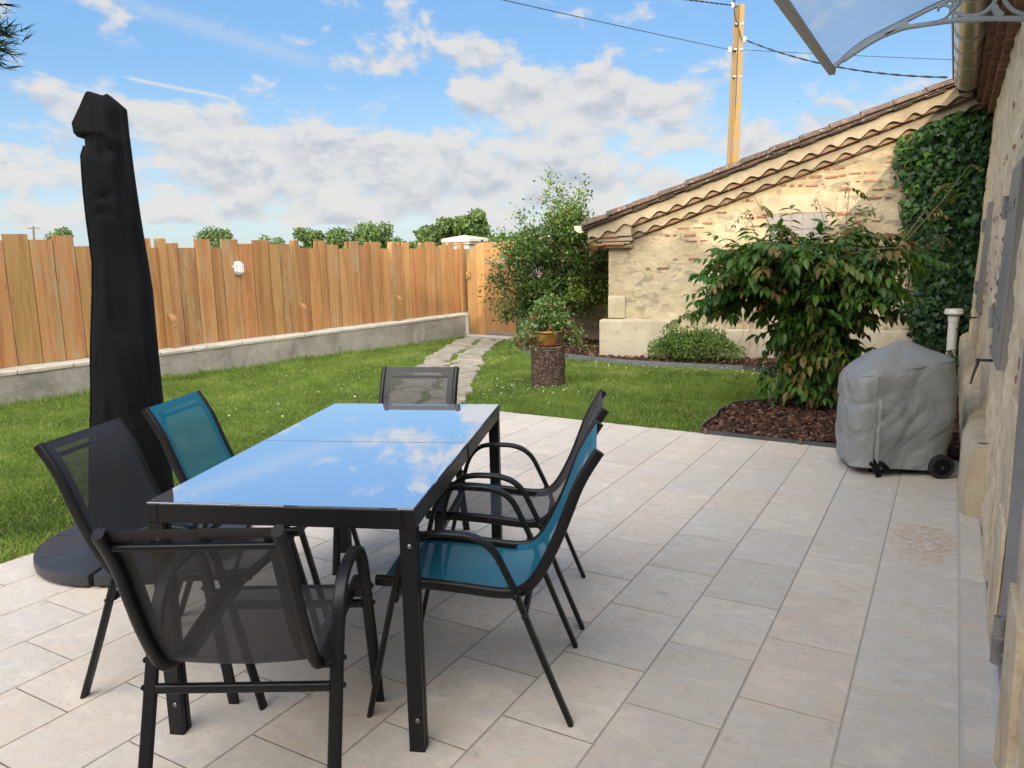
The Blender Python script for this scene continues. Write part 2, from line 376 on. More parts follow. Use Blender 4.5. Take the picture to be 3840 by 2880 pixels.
M['edgesteel'] = simple('grey_edging', (.13, .14, .15), .5, 0, .2, 12, .1)
M['peg'] = simple('brown_peg', (.12, .075, .05), .6)
M['cable'] = simple('black_cable', (.02, .02, .022), .6)
M['terracotta'] = simple('terracotta', (.30, .10, .05), .5, 0, .2, 12, .1)
M['ochre'] = simple('ochre_glazed_pot', (.33, .19, .055), .35, 0, .55, 14, .08)
M['ridge'] = M['ochre']
def cover_grey():
    m, t, b = new_mat('grey_cover_fabric'); o = t.obj()
    f = t.noise(o, 3.2, 4, .55, 1.2); w = t.noise(o, 500, 2)
    vor = t.n('TexVoronoi', feature='DISTANCE_TO_EDGE', ins={'Scale': 4.2}); t.put(vor.inputs['Vector'], t.mapv(o, rot=(.3, .5, .2)))
    crease = t.sstep(vor.outputs['Distance'], .05, 0)
    h = t.m('ADD', t.m('MULTIPLY', f, 1.0), t.m('MULTIPLY', crease, .03))
    c = t.mix(f, (.19, .196, .196), (.255, .262, .26)); pass
    setp(t, b, col=c, rough=.5, spec=.4, normal=t.bump(w, .15, .001, t.bump(h, .85, .04))); return m
M['bbqcover'] = cover_grey()
def bark_mat(name, a, b_, sc):
    m, t, b = new_mat(name); o = t.obj()
    vor = t.n('TexVoronoi', feature='DISTANCE_TO_EDGE', ins={'Scale': sc}); t.put(vor.inputs['Vector'], t.mapv(t.n('VectorMath', operation='ADD', ins={0: o, 1: t.noise(o, 9, 3, col=True)}).outputs[0], sc=(1, 1, .4)))
    e = t.sstep(vor.outputs['Distance'], 0, .2); f = t.noise(o, 40, 4)
    c = t.mix(e, tuple(x * .3 for x in a), t.mix(f, a, b_)); setp(t, b, col=c, rough=.95, spec=.1, normal=t.bump(t.m('ADD', e, t.m('MULTIPLY', f, .4)), .9, .02)); return m
M['bark'] = bark_mat('pine_bark', (.14, .09, .07), (.27, .19, .15), 14)
M['stumptop'] = simple('cut_wood', (.22, .15, .09), .9, 0, .3, 30, .3)
M['twig'] = simple('twig_bark', (.10, .07, .045), .85, 0, .3, 60, .3)
M['vine'] = simple('green_vine', (.16, .15, .06), .7, 0, .3, 60, .1)
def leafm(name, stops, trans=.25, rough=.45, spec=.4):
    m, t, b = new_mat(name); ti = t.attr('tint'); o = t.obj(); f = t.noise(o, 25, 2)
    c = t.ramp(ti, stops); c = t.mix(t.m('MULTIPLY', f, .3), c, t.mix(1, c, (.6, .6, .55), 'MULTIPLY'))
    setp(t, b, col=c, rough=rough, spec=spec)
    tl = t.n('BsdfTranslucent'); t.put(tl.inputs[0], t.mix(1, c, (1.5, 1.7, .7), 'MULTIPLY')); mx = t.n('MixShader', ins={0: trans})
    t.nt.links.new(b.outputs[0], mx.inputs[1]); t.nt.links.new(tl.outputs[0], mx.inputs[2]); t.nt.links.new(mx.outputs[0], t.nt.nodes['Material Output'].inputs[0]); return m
M['grass'] = leafm('grass_blades', [(0, (.085, .14, .026)), (.45, (.155, .235, .042)), (.75, (.225, .315, .062)), (.9, (.29, .35, .10)), (1, (.42, .36, .18))], .35, .5, .3)
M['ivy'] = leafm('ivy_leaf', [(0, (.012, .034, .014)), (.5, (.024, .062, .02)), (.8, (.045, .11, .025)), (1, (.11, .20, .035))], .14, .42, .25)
M['wist'] = leafm('wisteria_leaf', [(0, (.026, .068, .014)), (.45, (.05, .12, .02)), (.7, (.085, .165, .025)), (.82, (.13, .115, .028)), (1, (.20, .125, .045))], .28, .42, .28)
M['rose'] = leafm('rose_leaf', [(0, (.022, .046, .012)), (.5, (.052, .098, .022)), (.85, (.105, .165, .034)), (.93, (.22, .29, .05)), (1, (.30, .10, .04))], .3, .42)
M['azalea'] = leafm('azalea_leaf', [(0, (.045, .085, .014)), (.5, (.09, .165, .026)), (1, (.18, .26, .045))], .3, .45)
M['fuchsia'] = leafm('fuchsia_leaf', [(0, (.06, .11, .03)), (.5, (.11, .19, .05)), (1, (.21, .29, .09))], .3, .45)
M['petal'] = leafm('flower_petal', [(0, (.42, .02, .05)), (.6, (.60, .045, .13)), (.8, (.70, .16, .26)), (1, (.8, .62, .6))], .3, .5)
M['daisy'] = leafm('daisy_petal', [(0, (.75, .75, .68)), (1, (.8, .8, .76))], .2, .6)
M['tree'] = leafm('oak_leaf', [(0, (.028, .06, .014)), (.5, (.055, .105, .022)), (1, (.115, .18, .038))], .25, .55, .2)
M['fartree'] = leafm('far_oak_leaf', [(0, (.05, .085, .03)), (.5, (.085, .135, .045)), (1, (.15, .20, .07))], .3, .6, .15)  # paler than the oak leaf above: distance haze put into the colour
M['conifer'] = leafm('cypress_spray', [(0, (.006, .016, .007)), (.6, (.014, .032, .011)), (1, (.03, .05, .018))], .1, .6, .2)
M['mulch'] = leafm('bark_chip', [(0, (.028, .014, .01)), (.4, (.062, .03, .022)), (.75, (.115, .056, .038)), (1, (.21, .125, .09))], 0, .85, .15)
M['soil'] = simple('dark_soil', (.045, .026, .018), .95, 0, .5, 40, .5, .1, .02)
def lawn_mat():
    m, t, b = new_mat('lawn_soil'); o = t.obj(); f = t.noise(o, 2.5, 6, .65); f2 = t.noise(o, 60, 4)
    c = t.ramp(f, [(.3, (.03, .058, .012)), (.5, (.05, .085, .016)), (.68, (.065, .075, .026))]); c = t.mix(t.m('MULTIPLY', f2, .5), c, (.04, .035, .016))
    setp(t, b, col=c, rough=.95, spec=.1, normal=t.bump(f2, .6, .02)); return m
M['lawn'] = lawn_mat()
M['field'] = simple('field_green', (.10, .14, .04), .95, 0, .3, .05, 0, .1)
def pole_mat():
    m, t, b = new_mat('lichened_concrete'); o = t.obj(); f = t.noise(t.mapv(o, sc=(1, 1, .5)), 9, 5, .7); g = t.noise(o, 40, 4)
    c = t.mix(g, (.20, .145, .09), (.28, .21, .135)); c = t.mix(t.m('MULTIPLY', t.sstep(f, .47, .58), .85), c, (.30, .175, .035))
    setp(t, b, col=c, rough=.9, spec=.1, normal=t.bump(g, .4, .01)); return m
M['pole'] = pole_mat()
def canopy_mat():
    m, t, b = new_mat('tinted_polycarbonate'); o = t.obj(); f = t.noise(t.mapv(o, sc=(1, 2.5, 1)), 3, 5, .6)
    setp(t, b, col=(.62, .70, .78), rough=.3, spec=.5)
    tr = t.n('BsdfTransparent', ins={'Color': (.80, .88, .95, 1)}); tl = t.n('BsdfTranslucent', ins={'Color': (.62, .72, .82, 1)})
    m1 = t.n('MixShader', ins={0: .5}); m2 = t.n('MixShader')
    t.nt.links.new(b.outputs[0], m1.inputs[1]); t.nt.links.new(tl.outputs[0], m1.inputs[2])
    t.put(m2.inputs[0], t.m('SUBTRACT', .80, t.m('MULTIPLY', f, .3))); t.nt.links.new(m1.outputs[0], m2.inputs[1]); t.nt.links.new(tr.outputs[0], m2.inputs[2])
    t.nt.links.new(m2.outputs[0], t.nt.nodes['Material Output'].inputs[0]); return m
M['poly'] = canopy_mat()
def lampglass():
    m, t, b = new_mat('ribbed_lamp_glass'); o = t.obj()
    setp(t, b, col=(.75, .77, .78), rough=.18, spec=.5, normal=t.bump(t.noise(t.mapv(o, sc=(8, 8, 60)), 2, 2), .3, .003))
    tr = t.n('BsdfTransparent'); mx = t.n('MixShader', ins={0: .45})
    t.nt.links.new(b.outputs[0], mx.inputs[1]); t.nt.links.new(tr.outputs[0], mx.inputs[2]); t.nt.links.new(mx.outputs[0], t.nt.nodes['Material Output'].inputs[0]); return m
M['lampglass'] = lampglass()

# ------------------------------------------------------------------ ground
def zl(x, y):   # lawn height: falls gently towards the gate
    k = np.clip((np.asarray(y, float) - 6.5) / 5.5, 0, 1); return -.015 - .085 * k * k * (3 - 2 * k)
def FX(y): return .0657 * y - 8.998           # board line of the fence
def CX(y): return .0550 * y - 8.665           # front of the coping
PX0, PX1 = -3.93, .205                        # patio
def PYE(x): return 5.86 - .052 * (x + 1.65)   # far edge of the patio
BED = [(-1.653, 5.861), (.16, 5.77), (.16, 11.4), (-4.32, 10.4), (-4.5, 12.3), (-6.9, 12.3), (-6.3, 11.1), (-5.78, 10.41), (-5.54, 10.18), (-4.82, 9.95), (-4.42, 9.82), (-3.9, 9.64), (-3.49, 9.58), (-3.18, 9.6), (-2.2, 9.6), (-1.5, 9.25), (-1.15, 8.4), (-1.2, 7.6), (-1.41, 7.28), (-1.64, 7.04), (-1.68, 6.78), (-1.665, 6.31)]
mb = MB()
xs = np.linspace(-14, 8, 45); ys = np.linspace(-14, 24, 77)
mb.add([(x, y, float(zl(x, y)) - .012 + .012 * mnoise.noise((x * 1.3, y * 1.3, 0))) for y in ys for x in xs], [(j * 45 + i, j * 45 + i + 1, (j + 1) * 45 + i + 1, (j + 1) * 45 + i) for j in range(76) for i in range(44)])
tag(mb.build('lawn', M['lawn'], smooth=True), kind='structure')
mb = MB()
ring = [0, 30, 80, 200, 600, 3000]; nn = 48
mb.add([(r * math.cos(2 * PI * k / nn), r * math.sin(2 * PI * k / nn), -.5 - (0 if r < 50 else .3)) for r in ring[1:] for k in range(nn)] + [(0, 0, -.5)],
       [(i * nn + k, i * nn + (k + 1) % nn, (i + 1) * nn + (k + 1) % nn, (i + 1) * nn + k) for i in range(4) for k in range(nn)] + [(4 * nn + nn, k, (k + 1) % nn) for k in range(nn)])
tag(mb.build('field', M['field'], smooth=True), kind='structure')
# patio: slab with one bevelled slab top per tile
pat = MB()
slab = [(PX0, -4), (PX1, -4), (PX1, PYE(PX1)), (PX0, PYE(PX0))]
pat.cm = 1
pat.prism(slab, .10, Matrix.Translation((0, 0, -.1022)))
pat.cm = 0
TL, TW, G = .4415, .3116, .0022
def clip_far(poly):
    out = []
    for i in range(len(poly)):
        a, b = poly[i], poly[(i + 1) % len(poly)]
        fa, fb = PYE(a[0]) - a[1], PYE(b[0]) - b[1]
        if fa >= 0: out.append(a)
        if fa * fb < 0: k = fa / (fa - fb); out.append((a[0] + (b[0] - a[0]) * k, a[1] + (b[1] - a[1]) * k))
    return out
def put_tile(x0, x1, y0, y1):
    poly = clip_far([(x0, y0), (x1, y0), (x1, y1), (x0, y1)])
    if len(poly) < 3: return
    pat.cur = random.random(); n = len(poly)
    cx = sum(p[0] for p in poly) / n; cy = sum(p[1] for p in poly) / n
    dz = random.uniform(-.0006, .0006)
    top = [(p[0] + (.001 if p[0] < cx else -.001), p[1] + (.001 if p[1] < cy else -.001), dz + random.uniform(-.0003, .0003)) for p in poly]
    pat.add([(*p, -.004) for p in poly] + top, [tuple(range(n, 2 * n))] + [(i, (i + 1) % n, n + (i + 1) % n, n + i) for i in range(n)])
for c in range(13):
    x1 = .104 - c * TW - G; x0 = max(.104 - (c + 1) * TW + G, PX0)
    off = 2.558 + (.2 if c % 2 else 0.0)
    for k in range(-15, 9): put_tile(x0 + .0008, x1 - .0008, off + k * TL + G * 1.15, off + (k + 1) * TL - G * 1.15)
for k in range(-15, 9): put_tile(.112, .198, 2.779 + k * TL + G, 2.779 + (k + 1) * TL - G)
tag(pat.build('patio', [M['tile'], M['grout']]), kind='structure')

# planting bed soil + bark chips
bed = MB()
def bedz(x, y): return float(zl(x, y)) + .022
n = len(BED); bed.add([(x, y, bedz(x, y)) for x, y in BED] + [(x, y, -.2) for x, y in BED], [tuple(range(n))] + [(i, (i + 1) % n, n + (i + 1) % n, n + i) for i in range(n)])
tag(bed.build('planting_bed', M['soil']), kind='structure')
N = 15000
P = np.concatenate([np.stack([rng.uniform(-1.7, .12, 8500), rng.uniform(5.8, 8.3, 8500)], 1), np.stack([rng.uniform(-7, .1, N), rng.uniform(8.3, 12.3, N)], 1)])
P = P[inpoly(P, BED)]
pos = np.stack([P[:, 0], P[:, 1], zl(P[:, 0], P[:, 1]) + .026 + rng.uniform(0, .022, len(P))], 1)
chip = [(-.5, -.25, 0), (.42, -.3, 0), (.5, .22, 0), (-.38, .3, 0), (-.45, -.2, .18), (.4, -.25, .2), (.44, .2, .16), (-.35, .26, .2)]
chipf = [(4, 5, 6, 7), (0, 1, 5, 4), (1, 2, 6, 5), (2, 3, 7, 6), (3, 0, 4, 7)]
d = rdir(len(pos), -.35, .35); nz = rdir(len(pos), .6, 1)
o = scatter('bark_mulch', chip, chipf, pos, frames(d, nz), rng.uniform(.022, .062, len(pos)), rng.uniform(0, 1, len(pos)) ** 1.3, M['mulch'])
tag(o, 'reddish brown bark chips covering the planting bed', kind='stuff')
def edging(pts, h, mat, label, peg=()):
    z = [float(zl(*p)) for p in pts]; pp = [(x, y, q + h / 2 - .005) for (x, y), q in zip(pts, z)]
    r = empty('lawn_edging', pp[0], label, 'edging', 'plastic edging strips round the bed')
    b = MB(); b.sweep(crom(pp, 5), [(-.004, -h / 2 - .03), (.004, -h / 2 - .03), (.005, h / 2), (-.005, h / 2)]); b.build('strip', mat, r)
    for x, y in peg:
        q = MB(); q.box((x, y, float(zl(x, y)) + h * .55), (.028, .022, h + .02), .1, .9); q.build('peg', M['peg'], r, bevel=.002)
edging([(-1.66, 5.85), (-1.2, 5.828), (-.7, 5.80), (-.1, 5.776)], .05, M['edging'], 'straight dark plastic edging strip between patio and bark bed', [(-1.61, 5.835), (-.90, 5.80)])
edging([(-1.662, 5.865), (-1.672, 6.1), (-1.665, 6.31), (-1.70, 6.55), (-1.685, 6.78), (-1.64, 7.04), (-1.41, 7.29), (-1.2, 7.62), (-1.15, 8.4), (-1.5, 9.25), (-2.19, 9.6)], .075, M['edging'], 'wavy black plastic edging strip curving from patio corner round the bark bed', [(-1.68, 6.2), (-1.68, 6.75), (-1.4, 7.25)])
edging([(-5.85, 10.5), (-5.55, 10.18), (-4.82, 9.95), (-4.42, 9.82), (-3.9, 9.64), (-3.49, 9.58), (-3.0, 9.58), (-2.2, 9.6)], .075, M['edgesteel'], 'grey edging strip along the far lawn edge below the shed wall')

# flagstone path (voronoi paving clipped to a winding strip)
PATH = [(-4.45, 6.02), (-4.85, 6.7), (-5.25, 7.4), (-5.65, 8.15), (-6.05, 8.85), (-6.4, 9.5), (-6.75, 10.2), (-7.1, 11.0), (-7.4, 11.7), (-7.5, 12.35)]
PC = np.array(crom(PATH, 6))
def pdist(x, y): return float(np.min(np.hypot(PC[:, 0] - x, PC[:, 1] - y)))
seeds = []
for i in range(0, len(PC), 2):
    t = PC[min(i + 1, len(PC) - 1)] - PC[max(i - 1, 0)]; t /= np.linalg.norm(t); nr = np.array([-t[1], t[0]])
    for side in (-.25, .20) if (i // 2) % 2 else (-.17, .27): seeds.append(PC[i] + nr * (side + random.uniform(-.06, .06)) + t * random.uniform(-.09, .09))
ghost = []
for i in range(0, len(PC), 2):
    t = PC[min(i + 1, len(PC) - 1)] - PC[max(i - 1, 0)]; t /= np.linalg.norm(t); nr = np.array([-t[1], t[0]])
    ghost += [PC[i] + nr * (.70 + random.uniform(-.08, .08)), PC[i] - nr * (.70 + random.uniform(-.08, .08))]
allp = seeds + ghost + [PC[0] + np.array([.25, -.5]), PC[0] + np.array([-.25, -.4]), PC[0] + np.array([.6, -.3]), PC[-1] + np.array([0, .45])]
STONES = []
for i, s in enumerate(seeds):
    poly = [s + np.array([.5 * math.cos(a), .5 * math.sin(a)]) for a in np.linspace(0, 2 * PI, 17)[:-1]]
    for j, q in enumerate(allp):
        if j == i or np.linalg.norm(q - s) > 1.2: continue
        mid = (s + q) / 2; nv = (q - s) / np.linalg.norm(q - s); out = []
        for k in range(len(poly)):
            a, b = poly[k], poly[(k + 1) % len(poly)]; fa = (mid - a) @ nv - .040; fb = (mid - b) @ nv - .040
            if fa >= 0: out.append(a)
            if fa * fb < 0: out.append(a + (b - a) * fa / (fa - fb))
        poly = out
        if len(poly) < 3: break
    if len(poly) < 3: continue
    pl = []
    for k in range(len(poly)):
        a, b = poly[k], poly[(k + 1) % len(poly)]; L = np.linalg.norm(b - a)
        for w in range(max(1, int(L / .08))):
            p = a + (b - a) * w / max(1, int(L / .08)); p = s + (p - s) * (1 - random.uniform(0, .07)); pl.append(p)
    STONES.append((s, pl))
for s, pl in STONES:
    b = MB(); z0 = float(zl(*s)) + .018; n = len(pl)
    inner = [s + (p - s) * .93 for p in pl]
    vs = [(p[0], p[1], z0 - .04) for p in pl] + [(p[0], p[1], z0 - .004) for p in pl] + [(p[0], p[1], z0 + .008 + random.uniform(-.003, .003)) for p in inner] + [(s[0], s[1], z0 + .010)]
    b.add(vs, [(i, (i + 1) % n, n + (i + 1) % n, n + i) for i in range(n)] + [(n + i, n + (i + 1) % n, 2 * n + (i + 1) % n, 2 * n + i) for i in range(n)] + [(2 * n + i, 2 * n + (i + 1) % n, 3 * n) for i in range(n)])
    o = b.build('flagstone', M['pathstone']); tag(o, 'irregular pale flagstone of the path from patio to gate', 'flagstone', 'flagstones of the garden path')

# grass
STP = [np.array(pl) for _, pl in STONES]
def grass():
    B = []
    def area(n, x0, x1, y0, y1): B.append(np.stack([rng.uniform(x0, x1, n), rng.uniform(y0, y1, n)], 1))
    area(250000, -9, -3.9, 1.0, 6.0); area(330000, -9, -.9, 5.6, 9.8); area(110000, -9, -4, 9.8, 12.4)
    P = np.concatenate(B); x, y = P[:, 0], P[:, 1]
    ok = ~((x > PX0 + .015 - .05 * rng.random(len(x))) & (y < PYE(x) + .01 - .02 * rng.random(len(x)))) & (x > CX(y) + .03)
    ok &= ~inpoly(P, BED)
    P = P[ok]
    for pl in STP:
        lo, hi = pl.min(0), pl.max(0); near = (P[:, 0] > lo[0]) & (P[:, 0] < hi[0]) & (P[:, 1] > lo[1]) & (P[:, 1] < hi[1])
        idx = np.where(near)[0]; s = pl.mean(0); ins = inpoly(P[idx], [tuple(s + (q - s) * .90) for q in pl]); keep = np.ones(len(P), bool); keep[idx[ins]] = False; P = P[keep]
    x, y = P[:, 0], P[:, 1]
    pn = np.array([mnoise.noise((a * 1.6, b * 1.6, 3.1)) for a, b in P]); pn2 = np.array([mnoise.noise((a * 6, b * 6, 9.1)) for a, b in P])
    dens = .72 + .55 * pn + .3 * pn2; keep = rng.random(len(P)) < dens; P, pn, pn2 = P[keep], pn[keep], pn2[keep]; x, y = P[:, 0], P[:, 1]
    wall = np.clip(1 - (x - CX(y)) / .30, 0, 1); edge = np.exp(-np.minimum(abs(x - PX0), 9) / .06) * (y < 5.9)
    h = rng.uniform(.028, .062, len(P)) * (1 + .35 * pn2) * (1 + 1.5 * wall * rng.random(len(P)) ** 2) * (1 + .5 * edge)
    pd = np.array([np.min((PC[::3, 0] - a) ** 2 + (PC[::3, 1] - b) ** 2) for a, b in P]); h = np.where(pd < .36, h * .6, h)
    w = rng.uniform(.0035, .007, len(P)) * np.where(y > 7, 1.35, 1)
    up = rdir(len(P), .35, 1.0); az = rdir(len(P), -.1, .1)
    tv = [(-.5, 0, 0), (.5, 0, 0), (.38, .55, .06), (-.38, .55, .06), (0, 1, .25)]
    F = frames(up, az); sc = np.stack([w, h, h], 1)
    tint = np.clip((.48 + .42 * pn + .24 * pn2) + rng.normal(0, .16, len(P)), 0, .93); dry = rng.random(len(P)) < .06 + .07 * np.clip(pn2, 0, 1); tint[dry] = 1.0
    pos = np.stack([x, y, zl(x, y) - .012], 1)
    o = scatter('grass', tv, [(0, 1, 2, 3), (3, 2, 4)], pos, F, sc, tint, M['grass']); tag(o, 'short green lawn grass between patio and fence', kind='stuff')
    # tufts of taller weeds along the wall foot
    n = 2600; yy = np.concatenate([rng.uniform(4.0, 12.0, n), rng.normal(6.3, .25, 500), rng.normal(5.2, .2, 400), rng.normal(7.9, .15, 250)]); xx = CX(yy) + .04 + np.abs(rng.normal(0, .06, len(yy)))
    hh = rng.uniform(.06, .19, len(yy)) * (.6 + .8 * np.array([max(0, mnoise.noise((q * 2.3, 0, 5))) + .1 for q in yy]))
    up = rdir(len(yy), .55, 1); F = frames(up, rdir(len(yy), -.1, .1))
    o = scatter('weeds', tv, [(0, 1, 2, 3), (3, 2, 4)], np.stack([xx, yy, zl(xx, yy) - .01], 1), F, np.stack([rng.uniform(.005, .012, len(yy)), hh, hh], 1), rng.uniform(.1, .75, len(yy)), M['grass']); tag(o, 'taller tufts of grass and weeds along the foot of the low wall', kind='stuff')
    # clover heads and daisies
    n = 420; c = np.concatenate([np.stack([rng.normal(-4.1, .5, 110), rng.normal(7.1, .4, 110)], 1), np.stack([rng.normal(-5.2, .6, 70), rng.normal(5.6, .7, 70)], 1), np.stack([rng.uniform(-4.2, -1.6, 130), rng.uniform(8.9, 9.5, 130)], 1), np.stack([rng.uniform(-7.5, -1.8, 120), rng.uniform(5.9, 9.5, 120)], 1)[:60]])
    c = c[~inpoly(c, BED) & (c[:, 0] > CX(c[:, 1]) + .1) & ((c[:, 1] > PYE(c[:, 0]) + .05) | (c[:, 0] < PX0))]
    fl = [(0, 0, .2)] + [(math.cos(a), math.sin(a), 0) for a in np.linspace(0, 2 * PI, 9)[:-1]]
    F = frames(rdir(len(c), -.2, .2), rdir(len(c), .75, 1)); 
    o = scatter('daisies', fl, [(0, i + 1, (i + 1) % 8 + 1) for i in range(8)], np.stack([c[:, 0], c[:, 1], zl(c[:, 0], c[:, 1]) + rng.uniform(.03, .055, len(c))], 1), F, rng.uniform(.005, .0095, len(c)), rng.random(len(c)), M['daisy']); tag(o, 'tiny white daisies and clover heads scattered in the lawn', kind='stuff')
grass()

# ------------------------------------------------------------------ table
TC = Vector((-1.8945, 2.156, 0)); TA = R(21.6)
def tmat(): return Matrix.Translation(TC) @ Matrix.Rotation(TA, 4, 'Z')
LX, LY, TZ = .803, 1.495, .740
tb = empty('dining_table', TC, 'black metal garden table with a two piece mirror-like glass top', 'table', rz=TA)
for sx in (-1, 1):
    b = MB(); b.box((sx * (LX / 2 - .0175), 0, TZ - .034), (.035, LY - .001, .056)); b.box((sx * (LX / 2 + .0004), 0, TZ - .034), (.0008, .004, .050)); b.build('apron', M['black'], tb, local=True, bevel=.0025)
for sy in (-1, 1):
    b = MB(); b.box((0, sy * (LY / 2 - .0175), TZ - .034), (LX - .0715, .0345, .056)); b.build('apron', M['black'], tb, local=True, bevel=.0025)
b = MB(); b.box((0, 0, TZ - .036), (LX - .072, .04, .04)); b.build('crossbar', M['black'], tb, local=True)
for sy in (-1, 1):
    b = MB(); b.box((0, sy * (LY / 4 - .001), TZ - .003), (LX - .006, LY / 2 - .006, .005)); b.build('glass_panel', M['glass'], tb, local=True, bevel=.001)
for sx in (-1, 1):
    for sy in (-1, 1):
        b = MB(); cx, cy = sx * (LX / 2 - .0235), sy * (LY / 2 - .0235)
        w, g = .0455, .004
        poly = [(-w/2, -w/2), (w/2, -w/2), (w/2, -g), (w/2 - g, -g), (w/2 - g, g), (w/2, g), (w/2, w/2), (-w/2, w/2), (-w/2, g), (-w/2 + g, g), (-w/2 + g, -g), (-w/2, -g)]
        b.prism(poly, TZ - .066, Matrix.Translation((cx, cy, .003))); b.box((cx, cy, .0025), (.047, .047, .005))
        lg = b.build('leg', M['black'], tb, local=True, bevel=.0012)
        for bz, dx in ((.63, .004), (.10, .004)):
            q = MB(); q.lathe([(.0, 0), (.0078, 0), (.0072, .003), (.004, .0052), (0, .0054)], n=12, M=Matrix.Rotation(R(90) * (1 if sy < 0 else -1), 3, 'X'), c=(cx + dx * 1.5, cy + sy * w / 2, bz)); q.build('bolt', M['bolt'], lg, local=True, smooth=True)

# ------------------------------------------------------------------ chairs (local: y = facing, origin between the front feet)
RAIL = crom([(0, -.030, .433), (0, -.10, .430), (0, -.167, .427), (0, -.281, .417), (0, -.39, .404), (0, -.445, .402), (0, -.487, .412), (0, -.520, .440), (0, -.553, .490), (0, -.595, .576), (0, -.626, .655), (0, -.655, .732), (0, -.682, .786), (0, -.722, .850)], 5)
ARM = crom([(0, 0, 0), (0, -.05, .217), (0, -.10, .425), (0, -.122, .51), (0, -.145, .558), (0, -.180, .592), (0, -.22, .6035), (0, -.275, .605), (0, -.33, .600), (0, -.375, .583), (0, -.412, .548), (0, -.444, .485), (0, -.478, .407), (0, -.526, .276), (0, -.58, .135), (0, -.633, 0)], 6)
def make_chair():
    ch = empty('garden_chair', (0, 0, 0), 'x', 'chair', 'garden chairs round the table')
    def sh(path, dx, dn=0):
        return [(x + dx, y, z) for x, y, z in path]
    oval = [(.0175 * math.cos(a) * (1 if abs(math.cos(a)) < .8 else 1), .0085 * math.sin(a)) for a in np.linspace(0, 2 * PI, 17)[:-1]]
    oval = rrect(.036, .0165, .008, 4)
    for sx in (-1, 1):
        b = MB(); b.sweep(sh(ARM, sx * .2375), oval, (1, 0, 0.0001) if False else (0, 0, 1)); al = b.build('arm_leg', M['black'], ch, local=True, angle=40)
        for (y, z) in ((-.474, .418), (-.497, .355), (-.104, .445), (-.090, .385)):
            q = MB(); q.lathe([(0, 0), (.0075, 0), (.0075, .004), (.004, .007), (0, .0072)], n=10, M=Matrix.Rotation(R(90 * sx), 3, 'Y'), c=(sx * (.2375 + .0178), y, z)); q.build('bolt', M['black'], al, local=True, smooth=True)
        b = MB(); b.sweep(sh(RAIL, sx * .194), rrect(.026, .034, .0115, 4), (0, 0, 1)); b.build('side_rail', M['black'], ch, local=True, angle=40)
        for by_, bz_ in ((-.474, .408), (-.101, .425)):
            b = MB(); b.box((sx * .216, by_, bz_), (.03, .024, .024)); b.build('bracket', M['black'], ch, local=True)
    for y, z, hw, p in ((-.497, .352, .222, (.020, .024)), (-.093, .383, .222, (.020, .024)), (-.694, .806, .184, (.016, .016))):
        b = MB(); b.sweep([(-hw, y, z), (hw, y, z)], rrect(p[0], p[1], .006, 3)); b.build('crossbar', M['black'], ch, local=True, angle=40)
    return ch
def sling_mesh(mat, hem):
    # woven panel between the rails, hems at both ends and along the rails
    pts = RAIL[1:]; nu = 13; b = MB()
    L = [0]
    for a, c in zip(pts, pts[1:]): L.append(L[-1] + (Vector(c) - Vector(a)).length)
    vs = []
    for i, p in enumerate(pts):
        a = Vector(pts[max(0, i - 1)]); c = Vector(pts[min(len(pts) - 1, i + 1)]); d = (c - a).normalized(); nrm = Vector((0, d.z, -d.y)) * (-1)
        nrm = Vector((0, -d.z, d.y)); nrm = nrm if nrm.z > 0 or nrm.y > 0 else -nrm
        for j in range(nu):
            u = -1 + 2 * j / (nu - 1); k = L[i] / L[-1]
            sag = .010 * (1 - u * u) * math.sin(PI * min(1, k * 1.05))
            vs.append(Vector((u * .183, p[1], p[2])) + nrm * (.009 - sag))
    b.cm = 0
    n = len(pts)
    for i in range(n - 1):
        for j in range(nu - 1):
            k = (L[i] + L[i + 1]) / 2 / L[-1]
            b.mi.append(1 if (k > .965 or k < .03 or j in (0, nu - 2)) else 0); b.t.append(.5); b.f.append((i * nu + j, i * nu + j + 1, (i + 1) * nu + j + 1, (i + 1) * nu + j))
    b.v = [tuple(v) for v in vs]
    return b
proto = make_chair()
sg = sling_mesh(0, 0).build('sling', [M['sl_grey'], M['hem_grey']], proto, local=True, smooth=True)
st_me = sg.data.copy(); st_me.materials[0] = M['sl_teal']; st_me.materials[1] = M['hem_teal']
SEATS = [  # back top centre, facing angle, teal?, label
    ((-2.600, 1.503), 21.9, False, 'grey mesh garden chair beside the parasol base with its back to the low wall'),
    ((-2.825, 2.037), 22.5, True, 'teal mesh garden chair with its back to the lawn and the fence'),
    ((-2.398, 3.205), -68.8, False, 'grey mesh garden chair at the far end of the table towards the path'),
    ((-1.395, 1.012), 119.1, False, 'nearest grey mesh garden chair with its back to the viewer'),
    ((-.946, 2.182), 203.2, True, 'teal mesh garden chair with its back to the open tiles and the house'),
    ((-1.172, 2.757), 203.8, False, 'grey mesh garden chair close behind the teal one on the house side of the table')]
for i, ((bx, by), fa, teal, lab) in enumerate(SEATS):
    c = proto if i == 0 else copy_tree(proto)
    fx, fy = math.cos(R(fa)), math.sin(R(fa))
    c.location = (bx + fx * .718, by + fy * .718, 0); c.rotation_euler = (0, 0, R(fa - 90)); c['label'] = lab
    if teal:
        for k in kids(c):
            if k.name.startswith('sling'): k.data = st_me

